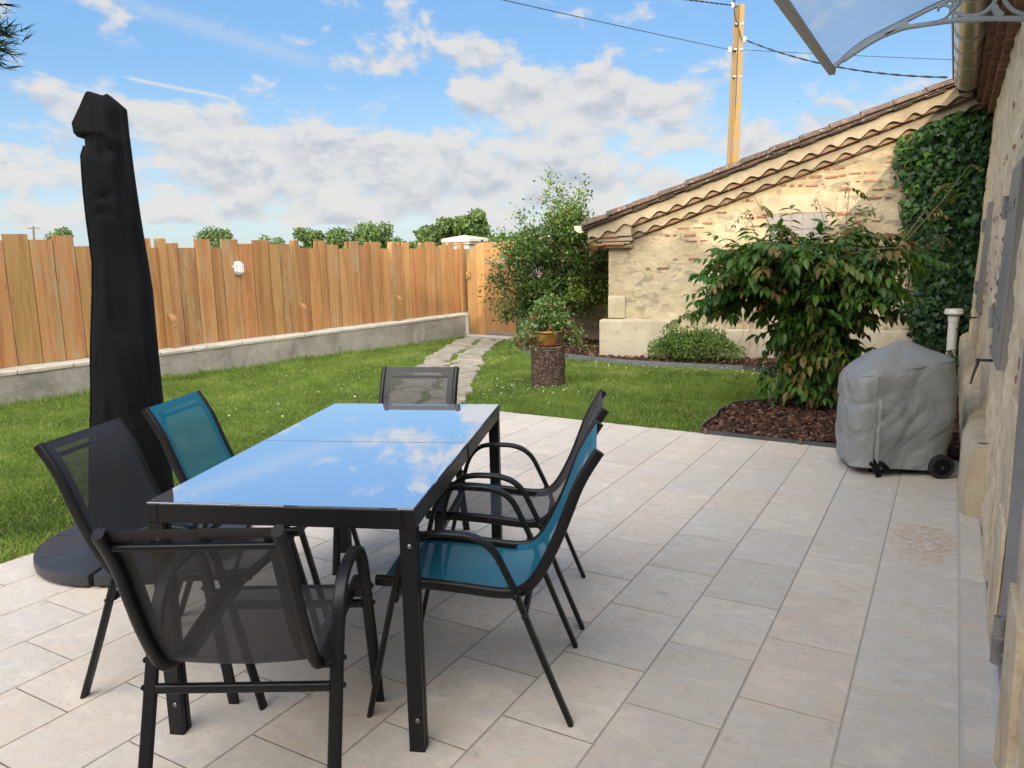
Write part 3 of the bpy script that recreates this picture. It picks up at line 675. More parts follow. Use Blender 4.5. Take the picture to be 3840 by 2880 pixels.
# ------------------------------------------------------------------ covered parasol
PC0 = Vector((-3.6, 2.45, 0)); pt = Vector((.563, .828, 0)); pn = Vector((.828, -.563, 0))
pb = Vector((-3.46, 2.28, 0))
par = empty('parasol', pb, 'tall closed parasol under a black cover on a round dark base', 'parasol')
for k in range(4):
    b = MB(); a0 = 90 * k + 27; rr = .50; g = .008
    c, s = math.cos(R(a0)), math.sin(R(a0))
    arc = [(rr * math.cos(R(a)), rr * math.sin(R(a))) for a in np.linspace(1.2, 88.8, 15)]
    poly = [(.03, g)] + [(x, max(y, g)) for x, y in arc[:-1]] + [(max(arc[-1][0], g), arc[-1][1])] + [(g, .03)]
    Mz = Matrix.Translation(pb + Vector((0, 0, .012))) @ Matrix.Rotation(R(a0), 4, 'Z')
    b.prism(poly, .055, Mz)
    b.build('base_weight', M['weight'], par, bevel=.012, angle=50)
    b = MB(); b.box(pb + Vector((c * .25, s * .25, .008)), (.44, .05, .016), R(a0)); b.build('base_foot', M['black'], par)
b = MB(); b.tube([pb + Vector((-.17, .03, .02)), pb + Vector((-.17, .04, 1.9))], .032, 16); b.build('pole', M['black'], par, smooth=True)
CV = [(.085, -.329, .088, .19), (.25, -.31, .083, .185), (.42, -.294, .080, .18), (.60, -.272, .075, .172), (.78, -.250, .073, .165), (.95, -.236, .073, .158), (1.13, -.214, .074, .15), (1.28, -.195, .076, .143), (1.43, -.180, .068, .135), (1.55, -.182, .060, .13), (1.65, -.184, .054, .127), (1.76, -.184, .049, .125), (1.86, -.181, .045, .123), (1.94, -.177, .043, .122), (1.985, -.160, .042, .120), (2.028, -.158, .041, .118), (2.036, -.192, .040, .118), (2.05, -.203, .040, .115), (2.092, -.206, .040, .110), (2.165, -.168, .040, .105), (2.222, -.140, -.022, .095), (2.236, -.132, -.036, .075)]
b = MB(); nr = 72; rings = []
CVi = []
for (z0, l0, r0, d0), (z1, l1, r1, d1) in zip(CV, CV[1:]):
    m_ = max(1, int((z1 - z0) / .022))
    for j in range(m_):
        k = j / m_; CVi.append((z0 + (z1 - z0) * k, l0 + (l1 - l0) * k, r0 + (r1 - r0) * k, d0 + (d1 - d0) * k))
CVi.append(CV[-1])
for z, l, r_, dp in CVi:
    cx, hw = (l + r_) / 2, (r_ - l) / 2
    for k in range(nr):
        a = 2 * PI * k / nr; ca, sa = math.cos(a), math.sin(a)
        u = cx + hw * math.copysign(abs(ca) ** .8, ca); w = dp * math.copysign(abs(sa) ** .85, sa)
        n1 = mnoise.noise((ca * 1.7, sa * 1.7, z * 1.15)); n2 = mnoise.noise((ca * 3 + z * 1.2, sa * 3 - z, z * 3.1 + 4))
        n3 = 1 - min(1, abs(mnoise.noise((u * 7 + z * 1.6, w * 5, z * 1.1 + 2))) * 4); fold = 1 + (.26 * n1 + .12 * n2 + .20 * n3 * (.4 + .6 * min(1, z / 1.2))) * (abs(sa) ** .6)
        lean = .02 * mnoise.noise((0, 3.3, z * 2.2))
        dip = -.022 * math.exp(-((u + .075) / .028) ** 2) if z > 2.16 else 0
        # slanting tucks below the hood
        tuck = 0
        for zc, uc, wd, amp in ((1.955, -.06, .05, .022), (1.74, -.10, .05, .018), (1.66, -.13, .045, .02), (1.30, -.16, .06, .010)):
            tuck -= amp * math.exp(-((z - zc - .35 * (u - uc)) / .016) ** 2 - ((u - uc) / wd) ** 2)
        b.v.append(tuple(PC0 + pt * u + pn * (w * fold + (tuck if sa > 0 else 0) + lean) + Vector((0, 0, z + dip))))
m_ = len(CVi)
for i in range(m_ - 1):
    for k in range(nr): b.f.append((i * nr + k, i * nr + (k + 1) % nr, (i + 1) * nr + (k + 1) % nr, (i + 1) * nr + k)); b.t.append(.5); b.mi.append(0)
b.f.append(tuple((m_ - 1) * nr + k for k in range(nr))); b.t.append(.5); b.mi.append(0)
cvr = b.build('cover', M['blackfab'], par, angle=60)
b = MB(); b.sweep([PC0 + pt * (l + .004) + pn * .02 + Vector((0, 0, z)) for z, l, r_, dp in CV[:15]], [(-.006, -.012), (.006, -.012), (.006, .012), (-.006, .012)]); b.build('zip_flap', M['blackfab'], cvr)

# ------------------------------------------------------------------ fence on its low wall
lw = empty('low_wall', (CX(7), 7, 0), 'long low rendered wall with pale coping stones below the wooden fence', 'wall')
b = MB(); vs = []; ny = 90; prof = [(.012, -.25), (.018, .12), (.02, .31), (-.26, .31), (-.26, -.25)]
for j in range(ny + 1):
    y = 2.0 + (12.18 - 2.0) * j / ny
    for k, (dx, z) in enumerate(prof): vs.append((CX(y) - .02 + dx + (.006 * mnoise.noise((y * 3, z * 5, 0)) if k < 3 else 0), y, z))
m_ = len(prof)
b.add(vs, [(j * m_ + k, j * m_ + (k + 1) % m_, (j + 1) * m_ + (k + 1) % m_, (j + 1) * m_ + k) for j in range(ny) for k in range(m_)] + [tuple(range(m_)), tuple(ny * m_ + k for k in range(m_))])
b.build('wall_body', M['lowwall'], lw, smooth=False)
joints = [2.0, 2.55, 3.1, 3.65, 4.281, 4.857, 5.4, 5.9, 6.35, 6.549, 7.10, 7.64, 8.189, 8.522, 8.742, 9.28, 9.809, 10.325, 10.661, 11.086, 11.577, 12.098, 12.2]
for y0, y1 in zip(joints, joints[1:]):
    b = MB(); g = .006; n_ = 8; vs = []
    dz = random.uniform(-.003, .003)
    for j in range(n_ + 1):
        y = y0 + g + (y1 - y0 - 2 * g) * j / n_; e = .007 * mnoise.noise((y * 14, 2, 0)); e2 = .006 * mnoise.noise((y * 17, 5, 0))
        for dx, z in ((.012 + e, .312), (.016 + e2, .345), (.004 + e * .5, .362 + dz), (-.30, .362 + dz), (-.30, .312)): vs.append((CX(y) + dx, y, z))
    b.add(vs, [(j * 5 + k, j * 5 + (k + 1) % 5, (j + 1) * 5 + (k + 1) % 5, (j + 1) * 5 + k) for j in range(n_) for k in range(5)] + [tuple(range(5)), tuple(n_ * 5 + k for k in range(5))])
    b.build('coping_stone', M['coping'], lw, bevel=.003)
fe = empty('wooden_fence', (FX(7), 7, .37), 'tall larch board fence with uneven stepped tops on the low wall', 'fence')
BRD = [[2.0, 2.2, 1.70], [2.2, 2.43, 1.77], [2.43, 2.62, 1.66], [2.62, 2.86, 1.73], [2.86, 3.05, 1.65], [3.05, 3.29, 1.77], [3.29, 3.5, 1.70], [3.5, 3.74, 1.76], [3.74, 3.95, 1.65], [3.95, 4.2, 1.71], [4.2, 4.44, 1.70],
 [4.444, 4.70, 1.765], [4.70, 4.94, 1.707], [4.945, 5.174, 1.756], [5.18, 5.356, 1.636], [5.36, 5.58, 1.75], [5.58, 5.78, 1.69], [5.78, 6.0, 1.63], [6.005, 6.17, 1.617], [6.285, 6.445, 1.67], [6.448, 6.69, 1.613], [6.694, 6.93, 1.724], [6.935, 7.09, 1.611], [7.093, 7.36, 1.722], [7.362, 7.588, 1.664], [7.592, 7.862, 1.714], [7.866, 8.064, 1.658], [8.068, 8.25, 1.658],
 [8.42, 8.572, 1.599], [8.575, 8.806, 1.591], [8.809, 8.946, 1.71], [8.95, 9.205, 1.649], [9.209, 9.448, 1.59], [9.451, 9.65, 1.701], [9.653, 9.904, 1.641], [9.908, 10.16, 1.695], [10.164, 10.35, 1.583], [10.52, 10.696, 1.632], [10.70, 10.895, 1.691], [10.899, 11.129, 1.582], [11.132, 11.327, 1.639], [11.33, 11.567, 1.695], [11.57, 11.735, 1.579], [11.738, 11.972, 1.638], [11.975, 12.15, 1.68], [12.153, 12.30, 1.567], [12.42, 12.62, 1.566]]
fd = Vector((.0657, 1, 0)).normalized(); fn = Vector((fd.y, -fd.x, 0)); fang = math.atan2(fd.y, fd.x)
def board(par_, name, y0, y1, z0, z1, off, th, mat, slant=0):
    w = (y1 - y0) / fd.y - .007; yc = (y0 + y1) / 2
    b = MB(); tl = random.uniform(-.002, .002)
    # outline in (along, z)
    h = z1 - z0
    poly = [(-w / 2, 0), (w / 2, 0), (w / 2, h - tl), (-w / 2, h + tl)]
    Mx = Matrix.Rotation(fang, 4, 'Z') @ Matrix(((1, 0, 0, 0), (0, 0, -1, 0), (0, 1, 0, 0), (0, 0, 0, 1)))
    b.prism(poly, th, Mx)
    if off > -.03:
        for sx in (-1, 1):
            for zz in (h * .07, h * .5, h * .93):
                b.cm = 1; b.box(Mx @ Vector((sx * (w / 2 - .022), zz, th + .0005)), (.007, .007, .007), fang); b.cm = 0
    o = b.build(name, [mat, M['nail']], par_, local=True, bevel=.0015)
    base = Vector((FX(yc), yc, z0)) + fn * off
    o.location = base - wloc(par_)
    return o
for i, (y0, y1, zt) in enumerate(BRD):
    board(fe, 'board', y0, y1, .366, zt, -.012 + random.uniform(-.003, .003), .024, M['wood'])
# second skin of boards just behind, their tops peeping over
for y0, y1, zt in ((6.0, 6.13, 1.73), (6.42, 6.5, 1.675), (7.80, 7.93, 1.708), (8.40, 8.49, 1.62), (8.76, 8.83, 1.71), (9.40, 9.46, 1.70), (9.84, 9.92, 1.695), (10.63, 10.71, 1.69), (11.28, 11.35, 1.635), (11.22, 11.29, 1.69), (11.66, 11.75, 1.63), (11.88, 11.98, 1.675)):
    board(fe, 'board', y0, y1, .366, zt, -.06, .024, M['wood'])
for zz in (.62, 1.38):
    for ya, yb in ((2.0, 6.1), (6.3, 8.22), (8.42, 10.3), (10.5, 12.6)):
        b = MB(); b.sweep([Vector((FX(ya), ya, zz)) - fn * .033, Vector((FX(yb), yb, zz)) - fn * .033], rrect(.04, .06, .004)); b.build('rail', M['wood'], fe)
for y0, y1, zt in ((6.165, 6.285, 1.735), (8.265, 8.42, 1.72), (10.365, 10.515, 1.697), (12.30, 12.42, 1.682), (4.10, 4.2, 1.74)):
    w = .10; b = MB(); yc = (y0 + y1) / 2
    b.prism([(-.05, -.05), (.05, -.05), (.05, .05), (-.05, .05)], zt - .38, Matrix.Rotation(fang, 4, 'Z'))
    b.add([tuple(Matrix.Rotation(fang, 3, 'Z') @ Vector(v)) for v in ((-.05, -.05, zt - .38), (.05, -.05, zt - .38), (.05, .05, zt - .38), (-.05, .05, zt - .38), (-.03, -.03, zt - .366), (.03, -.03, zt - .366), (.03, .03, zt - .366), (-.03, .03, zt - .366))], [(0, 1, 5, 4), (1, 2, 6, 5), (2, 3, 7, 6), (3, 0, 4, 7), (4, 5, 6, 7)])
    o = b.build('post', M['wood'], fe, local=True, bevel=.004); o.location = Vector((FX(yc), yc, .366)) + fn * .0 - fe.location
    if yc > 6 and yc < 11:
        b = MB(); b.prism([(0, 0), (.085, 0), (.085, .36), (.03, .43), (0, .43)], .08, Matrix.Rotation(fang - PI / 2, 4, 'Z') @ Matrix(((1, 0, 0, 0), (0, 0, 1, 0), (0, 1, 0, 0), (0, 0, 0, 1))))
        o = b.build('support_block', M['wood'], fe, local=True, bevel=.004); o.location = Vector((FX(yc), yc - .01, .364)) + fn * .052 - fd * .02 - fe.location
        q = MB(); pc = Vector((FX(yc), yc - .01, .366)) + fn * (.052 + .088) + fd * .02 + Vector((0, 0, .28))
        Mq = Matrix((fd.cross(fn).to_tuple(), fd.to_tuple(), fn.to_tuple())).transposed(); q.lathe([(0, -.004), (.016, -.004), (.016, 0), (.007, .001), (.006, .006), (0, .006)], c=pc, n=14, M=Mq); q.build('bolt', M['bolt'], o, local=True, smooth=True).location = -(fe.location + o.location)
# bulkhead lamp
yl = 7.315; lc = Vector((FX(yl), yl, 1.335)) + fn * .014
lamp = empty('bulkhead_lamp', lc, 'white oval caged lamp mounted on the fence boards', 'lamp')
BL = Matrix((fd.to_tuple(), (0, 0, 1), fn.to_tuple())).transposed().to_4x4(); BL.translation = lc   # local x along fence, y up, z out
def oval2(w, h, n=28): return [((w / 2) * math.cos(a), math.copysign(max(0, h / 2 - w / 2), math.sin(a)) + (w / 2) * math.sin(a)) for a in np.linspace(0, 2 * PI, n + 1)[:-1]]
b = MB(); b.prism(oval2(.115, .185), .028, BL); b.build('lamp_base', M['white'], lamp, bevel=.004)
b = MB(); rr_ = []
for sc_, h in ((.93, .028), (.92, .05), (.8, .075), (.5, .09), (.1, .095)):
    rr_ += [BL @ Vector((x * sc_, y * (.5 + .5 * sc_), h)) for x, y in oval2(.105, .175)]
b.add(rr_, [(i * 28 + k, i * 28 + (k + 1) % 28, (i + 1) * 28 + (k + 1) % 28, (i + 1) * 28 + k) for i in range(4) for k in range(28)] + [tuple(4 * 28 + k for k in range(28))]); b.build('lamp_glass', M['lampglass'], lamp, smooth=True)
b = MB()
ov = oval2(.112, .182); b.tube([BL @ Vector((x, y, .03)) for x, y in ov + ov[:1]], .005, 6); ov = oval2(.07, .135); b.tube([BL @ Vector((x, y, .088)) for x, y in ov + ov[:1]], .0042, 6)
for sy in (-.042, .042): b.tube([BL @ Vector(p) for p in ((-.056, sy, .03), (-.054, sy, .075), (-.03, sy, .10), (.03, sy, .10), (.054, sy, .075), (.056, sy, .03))], .0045, 6)
b.tube([BL @ Vector(p) for p in ((0, -.09, .03), (0, -.082, .08), (0, -.05, .102), (0, .05, .102), (0, .082, .08), (0, .09, .03))], .0045, 6)
b.build('lamp_cage', M['white'], lamp, smooth=True)
b = MB(); b.lathe([(0, .035), (.022, .04), (.027, .058), (.018, .075), (0, .08)], c=(0, 0, 0), n=14, M=(BL.to_3x3())); 
o = b.build('bulb', M['white'], lamp, local=True, smooth=True)
b = MB(); b.box(lc - fd * .073 + Vector((0, 0, .02)) + fn * .014, (.04, .014, .016), fang); b.build('cable_gland', M['white'], lamp, bevel=.002)

# ------------------------------------------------------------------ gate, pillars, wall behind the rose
G0 = Vector((-8.06, 12.41, -.085)); G1 = Vector((-6.93, 12.29, -.085)); gd = (G1 - G0).normalized(); gn = Vector((gd.y, -gd.x, 0))
gate = empty('garden_gate', (G0 + G1) / 2, 'arched larch plank gate at the end of the stone path', 'gate')
GB = Matrix((gd.to_tuple(), (0, 0, 1), gn.to_tuple())).transposed().to_4x4(); GB.translation = G0
gw = (G1 - G0).length
def gtop(s):
    r_ = .40
    if s < r_: return 1.36 + math.sqrt(max(0, r_ * r_ - (r_ - s) ** 2))
    return 1.76
xs_ = [0, .235, .42, .665, .865, gw]
for a, c in zip(xs_, xs_[1:]):
    m_ = 8; top = [(a + .002 + (c - a - .004) * k / m_, gtop(a + .002 + (c - a - .004) * k / m_)) for k in range(m_ + 1)]
    b = MB(); poly = [(a + .002, 0.01), (c - .002, 0.01)] + top[::-1]
    Mg = GB.copy(); Mg.translation = Vector((0, 0, 0)); b.prism(poly, .035, Mg); o = b.build('plank', M['gatewood'], gate, local=True, bevel=.003); o.location = G0 - gate.location
for zz in (1.385, .075):
    b = MB(); b.box(G0 + gd * (gw - .36) + gn * .039 + Vector((0, 0, zz)), (.70, .006, .045), math.atan2(gd.y, gd.x))
    b.box(G0 + gd * (gw - .36) + gn * .043 + Vector((0, 0, zz)), (.68, .003, .02), math.atan2(gd.y, gd.x)); hs = b.build('hinge_strap', M['steel'], gate, bevel=.001)
b = MB(); b.box(G0 + gd * .05 + gn * .05 + Vector((0, 0, 1.15)), (.10, .05, .12), math.atan2(gd.y, gd.x)); b.build('latch', M['ochre'], gate, bevel=.012)
b = MB(); b.tube([G0 + gd * .07 + gn * .07 + Vector((0, 0, 1.15)), G0 + gd * .07 + gn * .12 + Vector((0, 0, 1.15)), G0 + gd * .14 + gn * .12 + Vector((0, 0, 1.15))], .01, 8); b.build('handle', M['steel'], gate, smooth=True)
b = MB(); b.box(((G0 + G1) / 2) + Vector((0, -.1, .0)), (1.15, .36, .05), math.atan2(gd.y, gd.x)); o = b.build('threshold', M['pillar']); tag(o, 'pale concrete threshold slab lying under the garden gate', 'threshold')
for cx, cy, lab in ((-8.43, 12.95, 'rendered stone gate pillar with moulded cap rising above the fence left of the gate'), (-6.62, 12.62, 'rendered stone gate pillar half hidden behind the rose shrub')):
    cx = cx - .03 if cx < -8 else cx + .2; pl = empty('gate_pillar', (cx, cy, -.1), lab, 'pillar', 'gate pillars'); hw = .25
    b = MB(); b.box((cx, cy, .77), (2 * hw, 2 * hw, 1.75)); b.build('shaft', M['pillar'], pl, bevel=.008)
    b = MB(); prof = [(hw + .0, 1.646), (hw + .05, 1.66), (hw + .05, 1.685), (hw + .085, 1.71), (hw + .085, 1.765), (hw + .06, 1.78), (.02, 1.84)]
    vs = [(cx + sx * r_, cy + sy * r_, z) for r_, z in prof for sx, sy in ((-1, -1), (1, -1), (1, 1), (-1, 1))]
    b.add(vs, [(i * 4 + k, i * 4 + (k + 1) % 4, (i + 1) * 4 + (k + 1) % 4, (i + 1) * 4 + k) for i in range(len(prof) - 1) for k in range(4)] + [(0, 1, 2, 3), tuple(len(prof) * 4 - 4 + k for k in range(4))]); b.build('cap', M['coping'], pl, bevel=.006)
bw = empty('back_wall', (-5.5, 12.35, 0), 'low rendered wall stub right of the gate behind the rose shrub', 'wall')
b = MB(); b.box((-5.5, 12.42, .16), (2.5, .25, .70)); b.build('wall_body', M['ashlar'], bw, bevel=.01)
bf = empty('board_fence', (-5.5, 12.32, .5), 'dark orange board fence between gate pillar and shed behind the rose', 'fence')
for k in range(14):
    x = -6.35 + k * .165; b = MB(); b.prism([(-.08, 0), (.08, 0), (.08, 1.05 + random.uniform(-.04, .04)), (-.08, 1.05 + random.uniform(-.04, .04))], .025, Matrix(((1, 0, 0, 0), (0, 0, -1, 0), (0, 1, 0, 0), (0, 0, 0, 1)))); o = b.build('board', M['darkwood'], bf, local=True, bevel=.002); o.location = (x + 5.5, 0, .02)

# ------------------------------------------------------------------ shed (lean-to with canal tile roof)
P0 = Vector((-4.32, 10.37, 0)); th = R(12); sd = Vector((math.cos(th), math.sin(th), 0)); sn = Vector((math.sin(th), -math.cos(th), 0))
def SP(s, z, o=0): return P0 + sd * s + sn * o + Vector((0, 0, z))
CD = (Vector((0, 0, 0)) - P0).dot(sn)
def AP(s, z, o):   # the same spot seen a distance o in front of the wall plane
    p = SP(s, z); c = Vector((0, 0, HC)); return c + (p - c) * (1 - o / CD)
def RZ(s): return 2.006 + .3405 * s      # apparent roof edge on the wall plane
shed = empty('shed', SP(2.2, -.1), 'low stone lean-to shed with canal tile roof and scalloped mortar cornice', 'shed')
SB = Matrix((sd.to_tuple(), (0, 0, 1), sn.to_tuple())).transposed().to_4x4(); SB.translation = P0
# wall: displaced grid following the rake, body behind
nu, nv = 110, 60; b = MB(); vs = []
for j in range(nv + 1):
    for i in range(nu + 1):
        s = 4.75 * i / nu; ztop = RZ(s) - .40; z = -.25 + (ztop + .25) * j / nv
        d_ = .014 * mnoise.noise((s * 2.1, z * 2.3, 0)) + .010 * mnoise.noise((s * 6, z * 8, 3)) + .006 * mnoise.noise((s * 17, z * 21, 7))
        if s < .3: d_ *= s / .3
        vs.append(SP(s, z, d_))
b.add(vs, [(j * (nu + 1) + i, j * (nu + 1) + i + 1, (j + 1) * (nu + 1) + i + 1, (j + 1) * (nu + 1) + i) for j in range(nv) for i in range(nu)])
b.build('front_wall', M['shedwall'], shed, smooth=True)
b = MB(); b.prism([(0.0, -.25), (4.75, -.25), (4.75, RZ(4.75) - .15), (0.0, RZ(0) - .15)], -3.2, SB @ Matrix.Translation((0, 0, -.03))); b.build('wall_body', M['shedwall'], shed)
# plinth blocks and quoin
b = MB(); b.box(SP(.40, .10, .05), (1.02, .24, .76), th); b.build('plinth', M['plinth'], shed, bevel=.03, angle=60)
b = MB(); b.box(SP(2.85, .08, .025), (3.85, .10, .52), th); b.build('plinth', M['plinth'], shed, bevel=.02, angle=60)
b = MB(); b.box(SP(.12, .65, .002), (.25, .05, .32), th); b.build('quoin', M['ashlar'], shed, bevel=.012, angle=60)
b = MB(); b.box(SP(2.54, 2.005, .008), (.92, .06, .24), th); b.build('lintel', M['ashlar'], shed, bevel=.012, angle=60)
# exposed brick courses in the plaster
b = MB()
for s0, s1, z, dens in ((2.62, 2.95, 2.44, .9), (2.3, 3.15, 2.345, .8), (2.28, 3.1, 2.25, .85), (1.72, 2.1, 1.86, .9), (3.0, 3.3, 1.875, .8), (3.2, 3.75, 2.26, .6), (3.55, 3.9, 2.545, .8), (2.9, 3.3, 2.36, .7), (1.85, 2.15, 1.73, .9), (1.15, 1.45, 1.81, .7), (.95, 1.3, 1.74, .6), (1.0, 1.4, 1.56, .5), (.55, .75, 1.39, .4), (.35, .6, 1.29, .35), (1.1, 1.35, 1.44, .4), (3.3, 3.6, 2.06, .5), (3.35, 3.85, 1.95, .4), (1.7, 2.0, 2.22, .5), (3.3, 3.8, 2.70, .5), (1.75, 1.95, .93, .4), (1.3, 1.9, 1.95, .35), (1.5, 2.0, 2.08, .35), (2.0, 2.2, 1.62, .6), (.5, 1.2, 1.64, .3), (.4, .9, 1.20, .3), (3.1, 3.7, 1.75, .35), (3.05, 3.7, 1.55, .3), (2.2, 3.6, 2.50, .3), (3.2, 3.8, 2.62, .4), (.9, 1.6, 1.32, .3), (3.0, 3.6, 2.16, .4)):
    s = s0
    while s < s1:
        L = random.uniform(.06, .22)
        if random.random() < dens: b.cur = random.random(); b.box(SP(s + L / 2, z + random.uniform(-.012, .012), .002), (L - .03 - random.random() * .02, .018 + random.random() * .010, random.uniform(.014, .034)), Matrix.Rotation(th, 3, 'Z') @ Matrix.Rotation(random.uniform(-.03, .03), 3, 'Y'))
        s += L
b.build('exposed_bricks', M['brick'], shed, bevel=.006)
# shutter window
sh_ = None
fr = MB(); fr.box(SP(2.53, 1.50, .012), (.74, .03, .78), th); shu = fr.build('shutter', M['taupe'], shed, bevel=.003)
for k in range(5):
    b = MB(); b.box(SP(2.53 - .28 + k * .14, 1.50, .030), (.132, .012, .77), th); b.build('board', M['taupe'], shu, bevel=.003)
for zz in (1.70, 1.24):
    b = MB(); b.box(SP(2.56, zz, .041), (.70, .008, .036), th)
    for k in range(5): b.box(SP(2.33 + k * .12, zz, .046), (.012, .006, .012), th)
    b.box(SP(2.93, zz, .04), (.025, .025, .06), th); b.build('strap_hinge', M['taupe'], shu, bevel=.001)
# genoise: two scalloped mortar bands with flat red tiles between
def band(dz0, dz1, o0, o1, s0, s1, per, amp, ph=0.0):
    """solid with wavy lower edge; dz offsets below the roof edge line"""
    n_ = int((s1 - s0) / .02); lo = []; hi = []
    for i in range(n_ + 1):
        s = s0 + (s1 - s0) * i / n_; sj = s + .035 * mnoise.noise((s * 3.1, dz1 * 9, 0)); w = (.5 + .5 * math.cos(2 * PI * (sj / per + ph))) ** .8 * (.86 + .3 * mnoise.noise((s * 2.3, 4, dz1)))
        lo.append((s, RZ(s) - dz1 + amp * (w * 1.0))); hi.append((s, RZ(s) - dz0))
    return lo, hi
def genoise(name, dz0, dz1, oo, s0, s1, per, amp, ph):
    lo, hi = band(dz0, dz1, 0, oo, s0, s1, per, amp, ph); b = MB(); n_ = len(lo)
    for o_ in (oo, oo - .03, -.02):
        k = 1.0 if o_ > 0 else 1.0
        for (s, z) in lo: b.v.append(tuple(AP(s, z + (0 if o_ > oo - .01 else .0) + (oo - o_) * -.12, o_)))
        for (s, z) in hi: b.v.append(tuple(AP(s, z, o_)))
    def q(i0, i1): 
        for i in range(n_ - 1): b.f.append((i0 + i, i0 + i + 1, i1 + i + 1, i1 + i)); b.t.append(.5); b.mi.append(0)
    q(0, n_); q(0, 2 * n_); q(2 * n_, 4 * n_); q(n_, 3 * n_); q(3 * n_, 5 * n_)
    for e in (0, n_ - 1): b.f.append((e, 2 * n_ + e, 3 * n_ + e, n_ + e)); b.t.append(.5); b.mi.append(0); b.f.append((2 * n_ + e, 4 * n_ + e, 5 * n_ + e, 3 * n_ + e)); b.t.append(.5); b.mi.append(0)
    o_ = b.build(name, M['mortar'], shed, angle=50)
    q_ = MB(); q_.add([tuple(AP(s, RZ(s) - dz1 - .02, oo - .075)) for s, z in lo] + [tuple(AP(s, RZ(s) - dz0 - .02, oo - .055)) for s, z in lo], [(i, i + 1, n_ + i + 1, n_ + i) for i in range(n_ - 1)]); q_.build('hollow_fill', M['mortar'], shed, smooth=True)
    return o_
genoise('mortar_cornice', .12, .315, .26, -.30, 4.50, .242, .075, .1)
genoise('mortar_cornice', .335, .485, .13, .12, 4.6, .242, .07, .35)
b = MB()
for dz, oo, s0 in ((.325, .215, -.28), (.492, .085, .5)):
    s = s0
    while s < 4.5:
        L = random.uniform(.2, .34); b.cur = random.random(); z = RZ(s + L / 2) - dz + random.uniform(-.004, .004)
        b.box(AP(s + L / 2, z, oo - .08), (L - .012, .15 + random.uniform(-.012, .012), .012 + random.uniform(0, .006)), Matrix.Rotation(th, 3, 'Z') @ Matrix.Rotation(-math.atan(.3405), 3, 'Y'))
        s += L
b.build('flat_tile_course', M['redtile'], shed, bevel=.003)
# roof: waves of canal tiles behind, two stepped rows along the rake
b = MB()
rk = math.atan(.3405); Mrk = Matrix.Rotation(th, 3, 'Z') @ Matrix.Rotation(-rk, 3, 'Y')
per = .20; nrow = 17
for r_ in range(nrow):
    o_ = .30 - r_ * per
    for k in range(14):
        s = -.365 + k * .362
        b.cur = random.random(); n_ = 7; L = .40; tilt = .030; vs = []
        jz = random.uniform(-.008, .008)
        for e in (0, 1):
            rad = .10 if e == 0 else .085
            for q in range(n_):
                a = PI * q / (n_ - 1)
                base = AP(s, RZ(s) - .06, .3) + Vector((0, 0, 0)); loc = Vector((e * L, rad * math.cos(a), rad * .55 * math.sin(a) + .012 * (1 - e) + jz))
                vs.append(base - sn * (.30 - o_) + Mrk @ loc)
        for q in range(2 * n_): vs.append(tuple(Vector(vs[q]) - Vector((0, 0, .018))))
        f = [(q, q + 1, n_ + q + 1, n_ + q) for q in range(n_ - 1)] + [(2 * n_ + q, 3 * n_ + q, 3 * n_ + q + 1, 2 * n_ + q + 1) for q in range(n_ - 1)] + [(q, 2 * n_ + q, 2 * n_ + q + 1, q + 1) for q in range(n_ - 1)] + [(n_ + q, n_ + q + 1, 3 * n_ + q + 1, 3 * n_ + q) for q in range(n_ - 1)] + [(0, n_, 3 * n_, 2 * n_), (n_ - 1, 2 * n_ + n_ - 1, 3 * n_ + n_ - 1, 2 * n_ - 1)]
        b.add(vs, f)
        if r_ == 0:   # lower course of tiles showing under the edge row
            b.cur = random.random()
            b.box(AP(s + .18, RZ(s + .18) - .095 + random.uniform(-.006, .006), .22), (.37, .26, .05), Mrk)
            b.cur = random.random(); b.box(AP(s + .1, RZ(s + .1) - .128, .27), (.22, .12, .014), Mrk)
b.build('roof_tiles', M['rooftile'], shed, bevel=0, angle=40)
b = MB(); b.prism([(-.40, RZ(-.4) - .14), (4.55, RZ(4.55) - .14), (4.55, RZ(4.55) - .09), (-.40, RZ(-.4) - .09)], -3.4, SB @ Matrix.Translation((0, 0, .18))); b.build('roof_deck', M['mortar'], shed)
# corbelled corner bricks and end of the eaves gutter
b = MB()
for z, s0, s1, oo in ((1.655, -.27, .15, .20), (1.585, -.16, .30, .13), (1.545, -.20, .24, .15), (1.505, -.06, .36, .09)):
    b.cur = random.random(); b.box(AP((s0 + s1) / 2, z, oo - .1), (s1 - s0, .24, .022), th)
b.build('corbel', M['redtile'], shed, bevel=.004)
b = MB(); b.box(AP(.06, 1.755, .10), (.56, .22, .19), th); b.box(AP(.10, 1.618, .085), (.50, .19, .055), th); b.box(AP(.12, 1.565, .07), (.40, .17, .03), th); b.box(AP(.15, 1.523, .055), (.38, .13, .03), th); b.build('corbel_mortar', M['mortar'], shed, bevel=.008)
gc = AP(-.405, 1.822, .24)
b = MB(); gp = [(.10 * math.cos(a), .10 * math.sin(a)) for a in np.linspace(PI, 2 * PI, 13)]
ring2 = gp + [(x * .94, y * .94) for x, y in gp[::-1]]
Mg = Matrix((sd.to_tuple(), (0, 0, 1), sn.to_tuple())).transposed().to_4x4(); Mg.translation = gc
b.prism(ring2, -3.2, Mg); b.prism([(0.1, .002), *[(x * .995, y * .995) for x, y in gp[::-1]]], .006, Mg); b.build('eaves_gutter', M['gutterpale'], shed, angle=40)
b = MB(); b.box(AP(-.26, 1.78, .15), (.03, .03, .15), th); b.build('gutter_bracket', M['cable'], shed)

